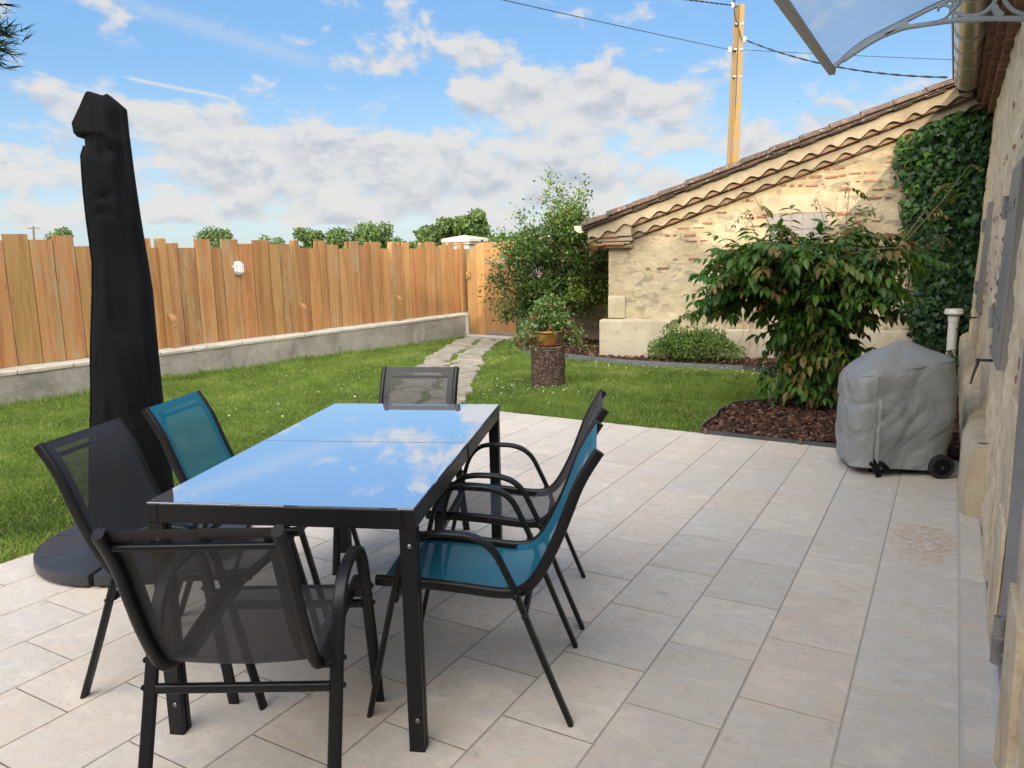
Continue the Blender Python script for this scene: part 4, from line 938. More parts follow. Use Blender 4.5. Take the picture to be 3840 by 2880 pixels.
# ------------------------------------------------------------------ house on the right
house = empty('house', (.25, 5, 0), 'old stone house with brick eaves cornice, grey shutters and rough lime wall', 'house')
def WX(z): return .205 + .034 * z
DO = (2.46, 2.96, 2.15)    # door opening y0, y1, top
b = MB(); yy = list(np.arange(-3, 11.36, .045)); zz = list(np.arange(-.15, 3.12, .045)); ny, nz_ = len(yy), len(zz)
for y in yy:
    for z in zz:
        d_ = .020 * mnoise.noise((y * 2.2, z * 2.5, 1)) + .016 * mnoise.noise((y * 7, z * 9, 3)) + .010 * mnoise.noise((y * 19, z * 23, 7))
        ed = min(abs(y - DO[0]), abs(y - DO[1])) if z < DO[2] else 1
        b.v.append((WX(z) - d_ * min(1, ed / .1) - (.01 if ed < .3 else 0), y, z))
for i in range(ny - 1):
    for j in range(nz_ - 1):
        if DO[0] < (yy[i] + yy[i + 1]) / 2 < DO[1] and (zz[j] + zz[j + 1]) / 2 < DO[2]: continue
        b.f.append((i * nz_ + j, i * nz_ + j + 1, (i + 1) * nz_ + j + 1, (i + 1) * nz_ + j)); b.t.append(.5); b.mi.append(0)
b.build('front_wall', M['housewall'], house, smooth=True)
b = MB(); b.box((4.35, 4.15, 1.45), (7.5, 14.4, 3.1)); b.build('wall_body', M['housewall'], house)
b = MB()
Mr = Matrix.Rotation(-R(17), 3, 'Y')
b.add([(-.08, -3.2, 3.32), (-.08, 11.5, 3.32), (4.3, 11.5, 4.66), (4.3, -3.2, 4.66), (8.7, 11.5, 3.32), (8.7, -3.2, 3.32), (-.08, -3.2, 3.22), (-.08, 11.5, 3.22), (8.7, 11.5, 3.22), (8.7, -3.2, 3.22)], [(0, 1, 2, 3), (3, 2, 4, 5), (6, 9, 8, 7), (0, 6, 7, 1), (4, 8, 9, 5), (0, 3, 5, 9, 6), (1, 7, 8, 4, 2)])
b.build('roof', M['rooftile'], house)
b = MB()
for row, (z, x0) in enumerate(((2.985, .235), (3.062, .175), (3.14, .115))):
    y = 3.0
    while y < 11.32:
        w_ = random.uniform(.095, .118); b.cur = random.random(); b.box((x0 + .12 + random.uniform(-.006, .006), y + w_ / 2, z + random.uniform(-.004, .004)), (.24, w_ - .016, .058)); y += w_
b.build('brick_cornice', M['brownbrick'], house, bevel=.004)
b = MB()
for z, x0 in ((3.023, .245), (3.101, .185), (3.178, .125)): b.box((x0 + .12, 7.15, z), (.235, 8.36, .022))
b.build('cornice_mortar', M['housewall'], house)
# door recess, door stones, plank door
for y, w_, x0 in ((3.10, .29, .188), (2.30, .32, .185)):
    for z0, hgt in ((0, .48), (.482, .40), (.884, .52), (1.406, .36), (1.768, .40)):
        b = MB(); dx = random.uniform(-.006, .006) if y > 2.6 else 0; b.box((x0 + .09 + .034 * (z0 + hgt / 2) + dx, y, z0 + hgt / 2), (.18, w_ + (random.uniform(-.008, .008) if y > 2.6 else 0), hgt)); b.build('door_stone', M['jamb'], house, bevel=.008, angle=60)
b = MB(); b.box((.26, 2.7, .004), (.14, .5, .014)); b.build('threshold', M['whitegrey'], house)
dr = MB(); dr.box((.262, 2.70, 1.07), (.04, .52, 2.1)); door = dr.build('door', M['taupe'], house, bevel=.002)
for k in range(4):
    b = MB(); b.box((.226, 2.52 + k * .122, 1.08), (.030, .117, 2.10)); b.build('plank', M['taupe'], door, bevel=.005)
b = MB(); b.lathe([(0, 0), (.021, 0), (.021, .075), (.0235, .078), (.0235, .09), (.020, .093), (.020, .155), (.012, .155), (.012, .14), (0, .14)], c=(.20, 2.715, .105), n=18); b.tube([(.20, 2.715, .14), (.26, 2.66, .14)], .012, 8); b.build('hinge_pin', M['taupe'], house, angle=40)
# open shutters on the wall
def shutter(y0, y1, z0, z1):
    yc = (y0 + y1) / 2; x = WX((z0 + z1) / 2) - .022
    tl = Matrix.Rotation(math.atan(.034), 3, 'Y')
    f = MB(); f.box((x + .028, yc, (z0 + z1) / 2), (.054, y1 - y0, z1 - z0), tl); s_ = f.build('shutter', M['taupe'], house, bevel=.002)
    n_ = 6; w_ = (y1 - y0) / n_
    for k in range(n_):
        q = MB(); q.box((x - .006, y0 + w_ * (k + .5), (z0 + z1) / 2), (.014, w_ - .006, z1 - z0 - .004), tl); q.build('board', M['taupe'], s_, bevel=.003)
    for zz_ in (z0 + (z1 - z0) * .20, z0 + (z1 - z0) * .80):
        q = MB(); xx = x - .015 + (zz_ - (z0 + z1) / 2) * .034
        q.box((xx, yc + .06, zz_), (.006, (y1 - y0) * .85, .042))
        for k in range(5): q.box((xx - .004, y1 - .06 - k * .13, zz_), (.004, .013, .013))
        q.lathe([(0, -.06), (.017, -.06), (.017, -.004), (.019, -.002), (.019, .002), (.017, .004), (.017, .06), (0, .06)], c=(xx - .004, y1 + .035, zz_), n=12); q.box((xx + .03, y1 + .035, zz_ - .03), (.07, .02, .02)); q.build('strap_hinge', M['taupe'], s_, angle=40)
shutter(4.13, 4.82, .845, 1.80); shutter(7.75, 8.35, .84, 1.78)
for y, z in ((4.86, .80), (9.0, .70)):
    x = WX(z); b = MB(); b.tube([(x + .02, y, z), (x - .085, y, z)], .008, 8)
    if y < 5: b.tube([(x - .085, y, z + .008), (x - .085, y, z - .02), (x - .10, y - .02, z - .07), (x - .112, y - .035, z - .13)], .010, 6, .005)
    b.build('shutter_hook', M['cable'], house, smooth=True)
b = MB()
for z in (1.03, 1.10, 1.19, 1.28, 1.36, 1.46, 1.62, .78, .93, 2.0, 2.35):
    y = 4.9 + random.uniform(-.1, .2)
    while y < 7.6:
        L = random.uniform(.08, .22)
        if random.random() < (.62 if 1 < z < 1.65 else .22): b.cur = random.random(); b.box((WX(z) + .036, y + L / 2, z + random.uniform(-.01, .01)), (.075 + random.uniform(0, .01), (L - .03) * .8, random.uniform(.02, .04)), Matrix.Rotation(random.uniform(-.08, .08), 3, 'X'))
        y += L
for y, z in ((3.42, 1.05), (3.45, .97), (3.38, .82), (3.5, .9), (3.42, 1.5), (3.40, 1.42), (3.9, .55), (4.2, .5)): b.cur = random.random(); b.box((WX(z) + .036, y, z), (.075, random.uniform(.05, .1), random.uniform(.03, .05)))
b.build('exposed_bricks', M['brick'], house, bevel=.008)
# low masonry bench along the wall foot
bn = empty('stone_bench', (.15, 7.5, 0), 'low rough rendered masonry bench running along the foot of the house wall', 'bench')
b = MB(); n_ = 60; vs = []
for j in range(n_ + 1):
    y = 4.56 + (10.6 - 4.56) * j / n_; e = .010 * mnoise.noise((y * 4, 0, 0)); x0 = .102 + (0 if y < 5.25 else .016); rd = max(0, 1 - j / 1.5) * .03
    for x, z in ((x0 - .004 + rd, -.1), (x0 + e * .5 + rd, .10), (x0 + .004 + e + rd, .33), (x0 + .024 + rd, .372), (x0 + .06, .385 + e * .4), (.40, .392), (.40, -.1)): vs.append((x, y, z))
b.add(vs, [(j * 7 + k, j * 7 + (k + 1) % 7, (j + 1) * 7 + (k + 1) % 7, (j + 1) * 7 + k) for j in range(n_) for k in range(7)] + [tuple(range(7)), tuple(n_ * 7 + k for k in range(7))])
b.build('bench_body', M['bench'], bn, angle=50)
b = MB(); b.add([(x, y, 3e-3 + .391 + .002 * mnoise.noise((y * 9, x * 20, 0))) for y in np.linspace(4.62, 10.6, 50) for x in (.17, .27)], [(j * 2, j * 2 + 1, j * 2 + 3, j * 2 + 2) for j in range(49)]); b.build('bench_top', M['bench'], bn)
# eaves gutter of the house
gu = empty('roof_gutter', (.0, 10.3, 3.2), 'sand coloured half round plastic gutter with raised joints under the house eaves', 'gutter')
gp = [(.122 * math.cos(a), .122 * math.sin(a)) for a in np.linspace(PI, 2 * PI, 19)]
Mg = Matrix(((1, 0, 0, .005), (0, 0, 1, 2.5), (0, 1, 0, 3.245), (0, 0, 0, 1)))
b = MB(); b.prism(gp + [(x * .96, y * .96) for x, y in gp[::-1]], 7.8, Mg); b.prism([(x * 1.005, y * 1.005) for x, y in gp], .012, Matrix.Translation((0, 7.795, 0)) @ Mg); b.build('channel', M['gutter'], gu, angle=40)
for k in range(9):
    y = 10.27 - k * .6; b = MB(); g2 = [(x * 1.07, y_ * 1.07) for x, y_ in gp]; Mk = Mg.copy(); Mk.translation = (.005, y - .03, 3.245); b.prism(g2 + [(x * 1.002, y_ * 1.002) for x, y_ in gp[::-1]], .045, Mk); b.build('joint_ring', M['canopyframe'], gu, angle=40)
b = MB(); b.tube([(-.135, 2.5, 3.25), (-.135, 10.3, 3.25)], .010, 8); b.build('lip', M['canopyframe'], gu, smooth=True)

# ------------------------------------------------------------------ door canopy
cp = empty('door_canopy', (.2, 4.37, 2.5), 'bluish polycarbonate door canopy on a grey scrolled bracket above the door', 'canopy')
EDGE = crom([(-.605, 2.315), (-.575, 2.345), (-.477, 2.42), (-.35, 2.474), (-.25, 2.512), (-.156, 2.547), (0, 2.595), (.14, 2.63), (.27, 2.655)], 4)
b = MB(); Y1, Y0 = 4.37, 2.75; n_ = len(EDGE)
b.add([(x, y, z + dz) for dz in (.006, .0) for y in (Y0, Y1) for x, z in EDGE], [(i, i + 1, n_ + i + 1, n_ + i) for i in range(n_ - 1)] + [(2 * n_ + i, 3 * n_ + i, 3 * n_ + i + 1, 2 * n_ + i + 1) for i in range(n_ - 1)])
b.build('panel', M['poly'], cp, smooth=True)
b = MB(); b.sweep([(x, 4.374, z + .006) for x, z in EDGE], rrect(.008, .014, .003), (0, 1, 0)); b.build('panel_seal', M['cable'], cp)
b = MB(); b.sweep([(-.603, Y0, 2.312), (-.603, 4.385, 2.312)], rrect(.040, .030, .008)); b.build('front_bar', M['canopyframe'], cp, bevel=.002)
b = MB(); b.box((-.603, 4.392, 2.312), (.034, .016, .036)); b.build('end_cap', M['canopyframe'], cp, bevel=.005)
def bracket(yb):
    b = MB()
    def rib(pts, w, dd=.024): b.sweep([(x, yb, z) for x, z in crom(pts, 6)], rrect(dd, w, min(dd, w) * .3), (0, 0, 1))
    rib([(-.60, 2.305), (-.572, 2.333), (-.475, 2.408), (-.35, 2.462), (-.25, 2.500), (-.156, 2.535), (0, 2.583), (.14, 2.618), (.26, 2.645)], .014)
    rib([(-.55, 2.348), (-.475, 2.392), (-.387, 2.434), (-.30, 2.458), (-.257, 2.463), (-.15, 2.463), (-.047, 2.460), (.079, 2.446), (.207, 2.424), (.27, 2.41)], .022)
    rib([(-.36, 2.445), (-.31, 2.466), (-.263, 2.485)], .03)
    rib([(-.16, 2.465), (-.115, 2.474), (-.092, 2.495), (-.092, 2.522), (-.115, 2.537), (-.138, 2.530), (-.140, 2.516)], .011)
    rib([(-.088, 2.50), (-.06, 2.53), (-.05, 2.56)], .020)
    ring = [(-.066 + .014 * math.cos(a), 2.483 + .014 * math.sin(a)) for a in np.linspace(0, 2 * PI, 13)]; rib(ring, .009)
    ring = [(-.066 + .013 * math.cos(a), 2.536 + .013 * math.sin(a)) for a in np.linspace(0, 2 * PI, 13)]; rib(ring, .009)
    rib([(-.05, 2.49), (-.02, 2.473), (.03, 2.470), (.065, 2.488), (.09, 2.525), (.10, 2.585)], .018)
    rib([(.085, 2.50), (.10, 2.47), (.12, 2.45)], .03)
    rib([(.12, 2.60), (.122, 2.53), (.15, 2.48), (.19, 2.45), (.25, 2.425)], .016)
    rib([(.255, 2.40), (.262, 2.52), (.268, 2.65)], .03)
    return b.build('bracket', M['canopybracket'], cp, angle=40)
bracket(4.36); bracket(2.76)

# ------------------------------------------------------------------ covered barbecue
q0 = Vector((-.28, 5.43, 0)); e1 = Vector((math.cos(R(25)), math.sin(R(25)), 0)); e2 = Vector((-e1.y, e1.x, 0))
bq = empty('covered_barbecue', q0, 'barbecue trolley hidden under a grey fabric cover with one black wheel showing', 'barbecue')
b = MB(); nr = 80
def brr(a, hw, hd, p):
    c, s = math.cos(a), math.sin(a); k = (abs(c / hw) ** p + abs(s / hd) ** p) ** (-1 / p); return c * k, s * k
LV = [(.050, .985, .985), (.056, 1.0, 1.0), (.16, .995, 1.0), (.30, 1.01, 1.02), (.42, 1.02, 1.02), (.52, 1.015, 1.0), (.60, .995, .97), (.655, .97, .93), (.672, .945, .905)]
Z = []
for (a0, b0, c0), (a1, b1, c1) in zip(LV, LV[1:]):
    m_ = max(1, int((a1 - a0) / .02))
    for j in range(m_): k = j / m_; Z.append((a0 + (a1 - a0) * k, b0 + (b1 - b0) * k, c0 + (c1 - c0) * k))
Z.append(LV[-1])
HW, HD = .305, .232
rows = 0
for z, kx, ky in Z:
    for k in range(nr):
        a = 2 * PI * k / nr; u, v = brr(a, HW * kx, HD * ky, 5.0)
        top = .055 * (u / HW) * max(0, (z - .3) / .37) if z > .3 else 0      # shoulders rise to the right
        w = .020 * (.5 - abs(mnoise.noise((u * 4.5 + z * 2.2, v * 4.5, z * 3.6)))) * 1.3 - .012 * (1 - min(1, abs(mnoise.noise((u * 6 - z * 5, v * 6, z * 3 + 7))) * 6)) + .010 * mnoise.noise((u * 5, v * 5, z * 3.2)) + .007 * mnoise.noise((u * 13 + z * 6, v * 13, z * 8 + 2)) - .010 * math.exp(-((u + .20) / .012) ** 2) * (v < 0) * min(1, z / .1)
        s = 1 + w / .28
        fold = .008 * math.exp(-((u + .17) / .02) ** 2) * (v < 0)
        b.v.append(tuple(q0 + e1 * u * s + e2 * (v * s - fold) + Vector((0, 0, z + top + (.012 * mnoise.noise((u * 6, v * 6, 9)) if z < .08 else 0)))))
    rows += 1
TOPS = [(.93, .02), (.84, .055), (.70, .088), (.54, .112), (.36, .130), (.18, .142), (.06, .145)]
for kk, dz in TOPS:
    for k in range(nr):
        a = 2 * PI * k / nr; u, v = brr(a, HW * .945, HD * .905, 5.0); u *= kk; v *= kk
        ridge = .020 * math.exp(-(v / .05) ** 2) * (1 - abs(u) / HW) + .012 * math.exp(-((u + .16 - v * .1) / .016) ** 2) * (v < .1)
        w = .010 * mnoise.noise((u * 7, v * 7, 3)) + .006 * mnoise.noise((u * 17, v * 9, 5))
        b.v.append(tuple(q0 + e1 * (u + .03 * (1 - kk)) + e2 * v + Vector((0, 0, .672 + .055 * (u / HW) * kk + (.148 * (1 - kk) ** .66) + ridge + w))))
    rows += 1
for i in range(rows - 1):
    for k in range(nr): b.f.append((i * nr + k, i * nr + (k + 1) % nr, (i + 1) * nr + (k + 1) % nr, (i + 1) * nr + k)); b.t.append(.5); b.mi.append(0)
b.f.append(tuple((rows - 1) * nr + k for k in range(nr))); b.t.append(.5); b.mi.append(0)
cv = b.build('cover', M['bbqcover'], bq, angle=42)
def bqs(u, v, z): return q0 + e1 * u + e2 * v + Vector((0, 0, z))
b = MB(); pts = []
for a in np.linspace(PI * .97, 2 * PI * 1.01, 44): u, v = brr(a, HW * .955, HD * .918, 5.0); pts.append(bqs(u, v, .672 + .055 * (u / HW) + .004))
b.tube(pts, .0035, 6); b.tube([bqs(-.205, -.243, z) for z in (.09, .3, .5, .665)], .0035, 6); b.build('seam', M['bbqcover'], cv, smooth=True)
b = MB()
b.sweep([bqs(-.215, -.236, .095), bqs(-.18, -.252, .06), bqs(-.168, -.258, .004)], rrect(.034, .006, .001), tuple(e2)); b.sweep([bqs(-.20, -.236, .10), bqs(-.15, -.256, .085), bqs(-.115, -.252, .052)], rrect(.034, .006, .001), tuple(e2)); b.build('strap', M['blackfab'], bq)
for u in (.20,):
    for v in (-.262, .20):
        wc = bqs(u, v, .073); Mw = Matrix((e1.to_tuple(), (0, 0, 1), (-e2).to_tuple())).transposed()
        wh = bpy.data.objects.new('wheel', None); COL.objects.link(wh); wh.parent = bq; wh.location = wc - q0
        b = MB(); b.lathe([(.052, -.018), (.066, -.020), (.072, -.013), (.073, 0), (.072, .013), (.066, .020), (.052, .018), (.050, 0), (.052, -.018)], c=wc, n=36, M=Mw)
        for k in range(36):
            a = 2 * PI * k / 36; b.box(wc + Mw @ Vector((.0725 * math.cos(a), .0725 * math.sin(a), 0)), (.006, .004, .034), Mw @ Matrix.Rotation(a, 3, 'Z'))
        b.build('tyre', M['rubber'], wh, angle=40)
        b = MB(); b.lathe([(0, -.012), (.05, -.010), (.0515, .016), (.047, .016), (.045, .004), (.018, .004), (.016, .016), (0, .016)], c=wc, n=24, M=Mw)
        for k in range(6):
            a = 2 * PI * k / 6; b.box(wc + Mw @ Vector((.031 * math.cos(a), .031 * math.sin(a), .008)), (.034, .007, .010), Mw @ Matrix.Rotation(a, 3, 'Z'))
        b.build('rim', M['black'], wh, angle=40)
        b = MB(); b.lathe([(0, .016), (.006, .016), (.005, .021), (0, .022)], c=wc, n=12, M=Mw); b.build('axle_nut', M['bolt'], wh, smooth=True)
for u, v in ((-.17, -.12), (-.17, .12)):
    b = MB(); b.tube([bqs(u, v, .0), bqs(u, v, .3)], .012, 8); b.build('leg', M['black'], bq, smooth=True)

# ------------------------------------------------------------------ vent pipe
vp = empty('vent_pipe', SP(4.36, -.1, .45), 'grey plastic vent pipe with a wide cap standing in front of the ivy', 'pipe')
pc = SP(4.36, 0, .45)
b = MB(); b.lathe([(.055, -.1), (.055, .50), (.063, .503), (.063, .565), (.055, .57), (.05, .60), (0, .60)], c=pc, n=24); b.build('pipe', M['whitegrey'], vp, angle=40)
b = MB(); b.lathe([(.06, .575), (.095, .585), (.108, .60), (.100, .648), (.094, .656), (0, .662)], c=pc, n=28); b.build('cap', M['whitegrey'], vp, angle=35)

# ------------------------------------------------------------------ plants
def leaf_tmpl(w, fold=.12, curl=.1):
    """pointed leaf, unit length along y"""
    v = [(0, 0, 0), (-w * .75, .28, fold * .8), (0, .33, 0), (w * .75, .28, fold * .8), (-w * .8, .62, fold * .7 - curl * .4), (0, .66, -curl * .5), (w * .8, .62, fold * .7 - curl * .4), (0, 1, -curl)]
    f = [(0, 2, 1), (0, 3, 2), (1, 2, 5, 4), (2, 3, 6, 5), (4, 5, 7), (5, 6, 7)]
    return v, f
IVY = ([(0, 0, 0), (-.42, .02, .03), (-.55, .42, -.04), (-.26, .48, .04), (0, 1, -.10), (.26, .48, .04), (.55, .42, -.04), (.42, .02, .03), (0, .45, .07)], [(8, 0, 1), (8, 1, 2), (8, 2, 3), (8, 3, 4), (8, 4, 5), (8, 5, 6), (8, 6, 7), (8, 7, 0)])
def hang(pts): return np.array(pts)
# ivy on shed wall and house corner
iv = empty('ivy', SP(4.3, -.1), 'dark green ivy climbing the shed wall in the corner by the house', 'ivy')
n = 7200; z = rng.uniform(-.05, 3.02, n); sl = np.interp(z, [0, .3, .8, 1.2, 2.27, 2.72, 3.1], [3.88, 3.98, 4.03, 3.96, 3.76, 3.72, 4.1]) + .16 * np.array([mnoise.noise((q * 2.6, 0, 0)) + .5 * mnoise.noise((q * 8, 3, 0)) for q in z]) + rng.normal(0, .05, n)
s = sl + (4.72 - sl) * rng.random(n); o_ = (.05 + .17 * rng.random(n) ** .7) * (.6 + .4 * np.minimum(1, (s - sl) / .2)) + .08 * np.array([mnoise.noise((a * 3, c * 3, 2)) for a, c in zip(s, z)])
ok = z < 2.006 + .3405 * s - .46
z, s, o_ = z[ok], s[ok], np.maximum(o_[ok], .02); n = len(z)
pos = np.outer(np.ones(n), np.array(P0)) + np.outer(s, np.array(sd)) + np.outer(o_, np.array(sn)); pos[:, 2] = z
n2 = 700; yy_ = 11.25 - rng.random(n2) ** 2 * .5; zz_ = rng.uniform(.1, 2.9, n2); pos2 = np.stack([.215 + .034 * zz_ - rng.uniform(.02, .12, n2), yy_, zz_], 1)
nr1 = np.array(sn) + rng.normal(0, .42, (n, 3)) + np.array([0, 0, .30]); nr2 = np.array([-1, -.5, .3]) + rng.normal(0, .4, (n2, 3))
pos = np.concatenate([pos, pos2]); nrm = np.concatenate([nr1, nr2]); dr_ = rng.normal(0, .55, (len(pos), 3)) + np.array([0, 0, -.9])
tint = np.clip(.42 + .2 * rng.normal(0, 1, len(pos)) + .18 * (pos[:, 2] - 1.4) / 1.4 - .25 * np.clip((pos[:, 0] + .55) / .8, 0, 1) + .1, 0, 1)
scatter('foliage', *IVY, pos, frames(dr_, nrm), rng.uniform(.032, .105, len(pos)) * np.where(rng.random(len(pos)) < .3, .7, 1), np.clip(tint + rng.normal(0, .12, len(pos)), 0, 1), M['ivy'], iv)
b = MB()
for k in range(14):
    s0 = random.uniform(3.9, 4.6); p = [AP(s0, 0, .03)]; 
    for j in range(1, 9): p.append(SP(max(3.72, min(4.68, s0 + .25 * mnoise.noise((k * 5.1, j * .6, 0)) - j * .02)), j * .32, .03 + random.uniform(0, .03)))
    b.tube(crom(p, 3), .010, 6, .004)
b.build('stem', M['twig'], iv)
# ground ivy spilling at its foot
n = 500; pos = np.stack([rng.uniform(-.55, .1, n), rng.uniform(9.6, 10.9, n), rng.uniform(-.05, .18, n)], 1)
scatter('ground_foliage', *IVY, pos, frames(rdir(n, -.4, .3), rdir(n, .3, 1)), rng.uniform(.05, .085, n), rng.uniform(.1, .6, n), M['ivy'], iv)

# wisteria shrub
WB = np.array([-1.02, 7.28, 0.0])
ws = empty('wisteria_shrub', tuple(WB), 'large wisteria shrub with arching stems and bronze young leaves in front of the shed shutter', 'shrub')
rr_v = np.array([.8687, .4954, 0]); dd_v = np.array([-.4954, .8687, 0])   # picture right / away
stems = []
b = MB()
for k in range(52):
    ex = rng.uniform(-.92, .52); ey = rng.uniform(-.50, .5) * math.sqrt(max(.1, 1 - (ex / 1.1) ** 2)); ez = 1.42 - .20 * abs(ex) ** 2 + rng.uniform(-.34, .13)
    mx = ex * .36 + rng.normal(0, .08); my = ey * .5; mz = ez * .90 + .02
    pts = [WB + np.array([rng.normal(0, .07), rng.normal(0, .07), 0]), WB + rr_v * ex * .12 + dd_v * ey * .2 + np.array([0, 0, ez * .5]), WB + rr_v * mx + dd_v * my + np.array([0, 0, mz]), WB + rr_v * ex + dd_v * ey + np.array([0, 0, ez])]
    if rng.random() < .3: pts.append(pts[-1] + rr_v * .14 * np.sign(ex) + np.array([0, 0, -.14]))
    c = crom(pts, 5); stems.append(np.array(c)); b.tube(c, .011, 6, .0035)
LOW = []
for k in range(46):   # lower side shoots, thick in the middle and narrower towards the ground
    a = rng.uniform(0, 2 * PI); ez = rng.uniform(.12, 1.05); L = rng.uniform(.22, .42) + .16 * ez
    pts = [WB + np.array([0, 0, ez * .6]), WB + rr_v * L * .6 * math.cos(a) + dd_v * L * .6 * math.sin(a) + np.array([0, 0, ez * .9 + .10]), WB + rr_v * L * math.cos(a) + dd_v * L * math.sin(a) + np.array([0, 0, ez - .03])]
    c = crom(pts, 5); LOW.append(np.array(c)); b.tube(c, .007, 5, .003)
SHOOT = []
for ex, ez, tx, tz in ((.15, 1.25, .25, 1.98), (-.28, 1.22, -.62, 1.92), (.05, 1.25, -.02, 1.86), (.45, 1.15, .95, 1.74), (.5, 1.2, 1.35, 2.12), (.5, 1.1, 1.10, 1.50), (-.45, 1.2, -.68, 1.78), (.25, 1.25, .42, 1.80), (-.1, 1.2, .18, 1.72)):
    pts = [WB + rr_v * ex * .7 + np.array([0, 0, ez * .8]), WB + rr_v * ex + np.array([0, 0, ez]), WB + rr_v * (ex * .4 + tx * .6) + np.array([0, 0, ez * .4 + tz * .6 + .03]), WB + rr_v * tx + dd_v * rng.uniform(-.1, .2) + np.array([0, 0, tz])]
    c = crom(pts, 6); SHOOT.append(np.array(c)); 
    b.tube(c, .006, 5, .002)
b.build('stem', M['vine'], ws)
lp, ld, ln_, ls, lt = [], [], [], [], []
rach = MB()
def compound(p, d, L, nl, size, bronze, droop=.5):
    d = np.array(d, float); d /= np.linalg.norm(d)
    side = np.cross(d, [0, 0, 1.0]); side /= max(1e-6, np.linalg.norm(side)); q = np.array(p, float); path = [tuple(q)]
    cur = d.copy()
    for i in range(nl):
        cur = cur + np.array([0, 0, -droop / nl]); cur /= np.linalg.norm(cur); q = q + cur * L / nl; path.append(tuple(q))
        for sgn in (-1, 1):
            dirv = side * sgn * .8 + cur * .55 + np.array([0, 0, -.34 + rng.normal(0, .22)]) + rng.normal(0, .1, 3)
            lp.append(q); ld.append(dirv); ln_.append(np.array([0, 0, 1.0]) + side * sgn * .25 + rng.normal(0, .18, 3)); ls.append(size * rng.uniform(.8, 1.1) * (1 - .35 * abs(i / nl - .45))); lt.append(bronze)
    lp.append(q); ld.append(cur + rng.normal(0, .1, 3)); ln_.append(np.array([0, 0, 1.0]) + rng.normal(0, .2, 3)); ls.append(size); lt.append(bronze)
    rach.tube(path, .0018, 3, .001)
for c in stems:
    for i in range(5, len(c), 2):
        for _ in range(3 if i > len(c) * .45 else 2):
            if rng.random() < .05: continue
            t_ = c[min(i + 1, len(c) - 1)] - c[i - 1]; out = rng.normal(0, .75, 3) + t_ / (np.linalg.norm(t_) + 1e-6) * .6; out[2] = rng.uniform(-.25, .75)
            br = .86 + .12 * rng.random() if rng.random() < .14 else float(np.clip(rng.normal(.46, .2), 0, .76))
            compound(c[i], out, rng.uniform(.20, .40), rng.integers(4, 7), rng.uniform(.075, .15), br, rng.uniform(.2, 1.2))
for c in LOW:
    for i in range(3, len(c), 2):
        out = rng.normal(0, .8, 3); out[2] = rng.uniform(-.5, .2); br = .84 + .14 * rng.random() if rng.random() < .17 else float(np.clip(rng.normal(.42, .18), 0, .74))
        compound(c[i], out, rng.uniform(.18, .34), 4, rng.uniform(.07, .125), br, rng.uniform(.6, 1.4))
for k, c in enumerate(SHOOT):
    for i in range(4, len(c)):
        if rng.random() < (.55 if k in (3, 4, 5) else .22) * (1 if i < len(c) - 6 or rng.random() < .5 else 0):
            out = rng.normal(0, .6, 3); out[2] = rng.uniform(-.2, .3); compound(c[i], out, rng.uniform(.10, .24), 4, rng.uniform(.045, .085), .8 + .2 * rng.random(), 1.0)
    for _ in range(2): compound(c[-1], rng.normal(0, 1, 3), .10, 3, .035, .95, 1.2)
scatter('foliage', *leaf_tmpl(.245, .10, .28), np.array(lp), frames(np.array(ld), np.array(ln_)), np.array(ls), np.array(lt), M['wist'], ws)
rach.build('leaf_stalks', M['vine'], ws)
b = MB()
for k in range(12):   # hanging tendrils
    p = WB + rr_v * rng.uniform(-.9, -.3) + dd_v * rng.uniform(-.3, .3) + np.array([0, 0, rng.uniform(.85, 1.05)]); b.tube(crom([p, p + np.array([.02, 0, -.2]), p + np.array([-.03, .02, -.42])], 4), .0022, 4, .001)
b.build('tendril', M['twig'], ws)

# climbing rose shrub by the gate
RB = np.array([-5.72, 11.35, -.09])
rs = empty('rose_shrub', tuple(RB), 'tall loose rose shrub with small leaves and a few red hips by the gate', 'shrub')
rr2 = np.array([.87, .49, 0]); b = MB(); tips = []
for k in range(54):
    a = rng.uniform(-1, 1); ex = a * rng.uniform(.4, 1.0); ey = rng.uniform(-.5, .5); ez = rng.uniform(.7, 2.35) if abs(ex) < .55 else rng.uniform(.55, 1.75)
    if ex > .55: ez = min(ez, 1.6)
    p0 = RB + np.array([rng.normal(0, .12), rng.normal(0, .12), 0]); p3 = RB + rr2 * ex + dd_v * ey + np.array([0, 0, ez]); p1 = p0 + (p3 - p0) * .3 + np.array([0, 0, .22 * ez]); p2 = p0 + (p3 - p0) * .7 + np.array([0, 0, .16 * ez])
    c = crom([p0, p1, p2, p3], 5); b.tube(c, .013 if k < 12 else .008, 6, .003); tips.append(np.array(c))
    for _ in range(3):
        i = rng.integers(6, len(c)); q = np.array(c[i]); e = q + rng.normal(0, .22, 3) + np.array([0, 0, .05]); cc = crom([q, (q + e) / 2 + rng.normal(0, .03, 3), e], 4); b.tube(cc, .004, 4, .002); tips.append(np.array(cc))
for ex, ez in ((-.50, 2.22), (-.30, 2.2), (.0, 2.22), (.12, 2.28), (.3, 2.18), (.62, 2.05), (.5, 2.0), (-.86, 1.85), (-.8, 1.7), (-.97, 1.35), (-1.02, 1.2), (-.9, 1.1)):
    c = crom([RB + np.array([0, 0, .8]), RB + rr2 * ex * .6 + np.array([0, 0, ez * .75]), RB + rr2 * ex + np.array([0, 0, ez])], 6); b.tube(c, .007, 5, .002); tips.append(np.array(c)[5:])
b.build('stem', M['twig'], rs)
T_ = np.concatenate(tips); wt = (np.clip((T_[:, 2] - .1) / .8, .05, 1)) * (.55 + .9 * np.clip(np.abs((T_ - RB) @ rr2), 0, 1)); idx = rng.choice(len(T_), 36000, p=wt / wt.sum()); pos = T_[idx] + rng.normal(0, .10, (36000, 3))
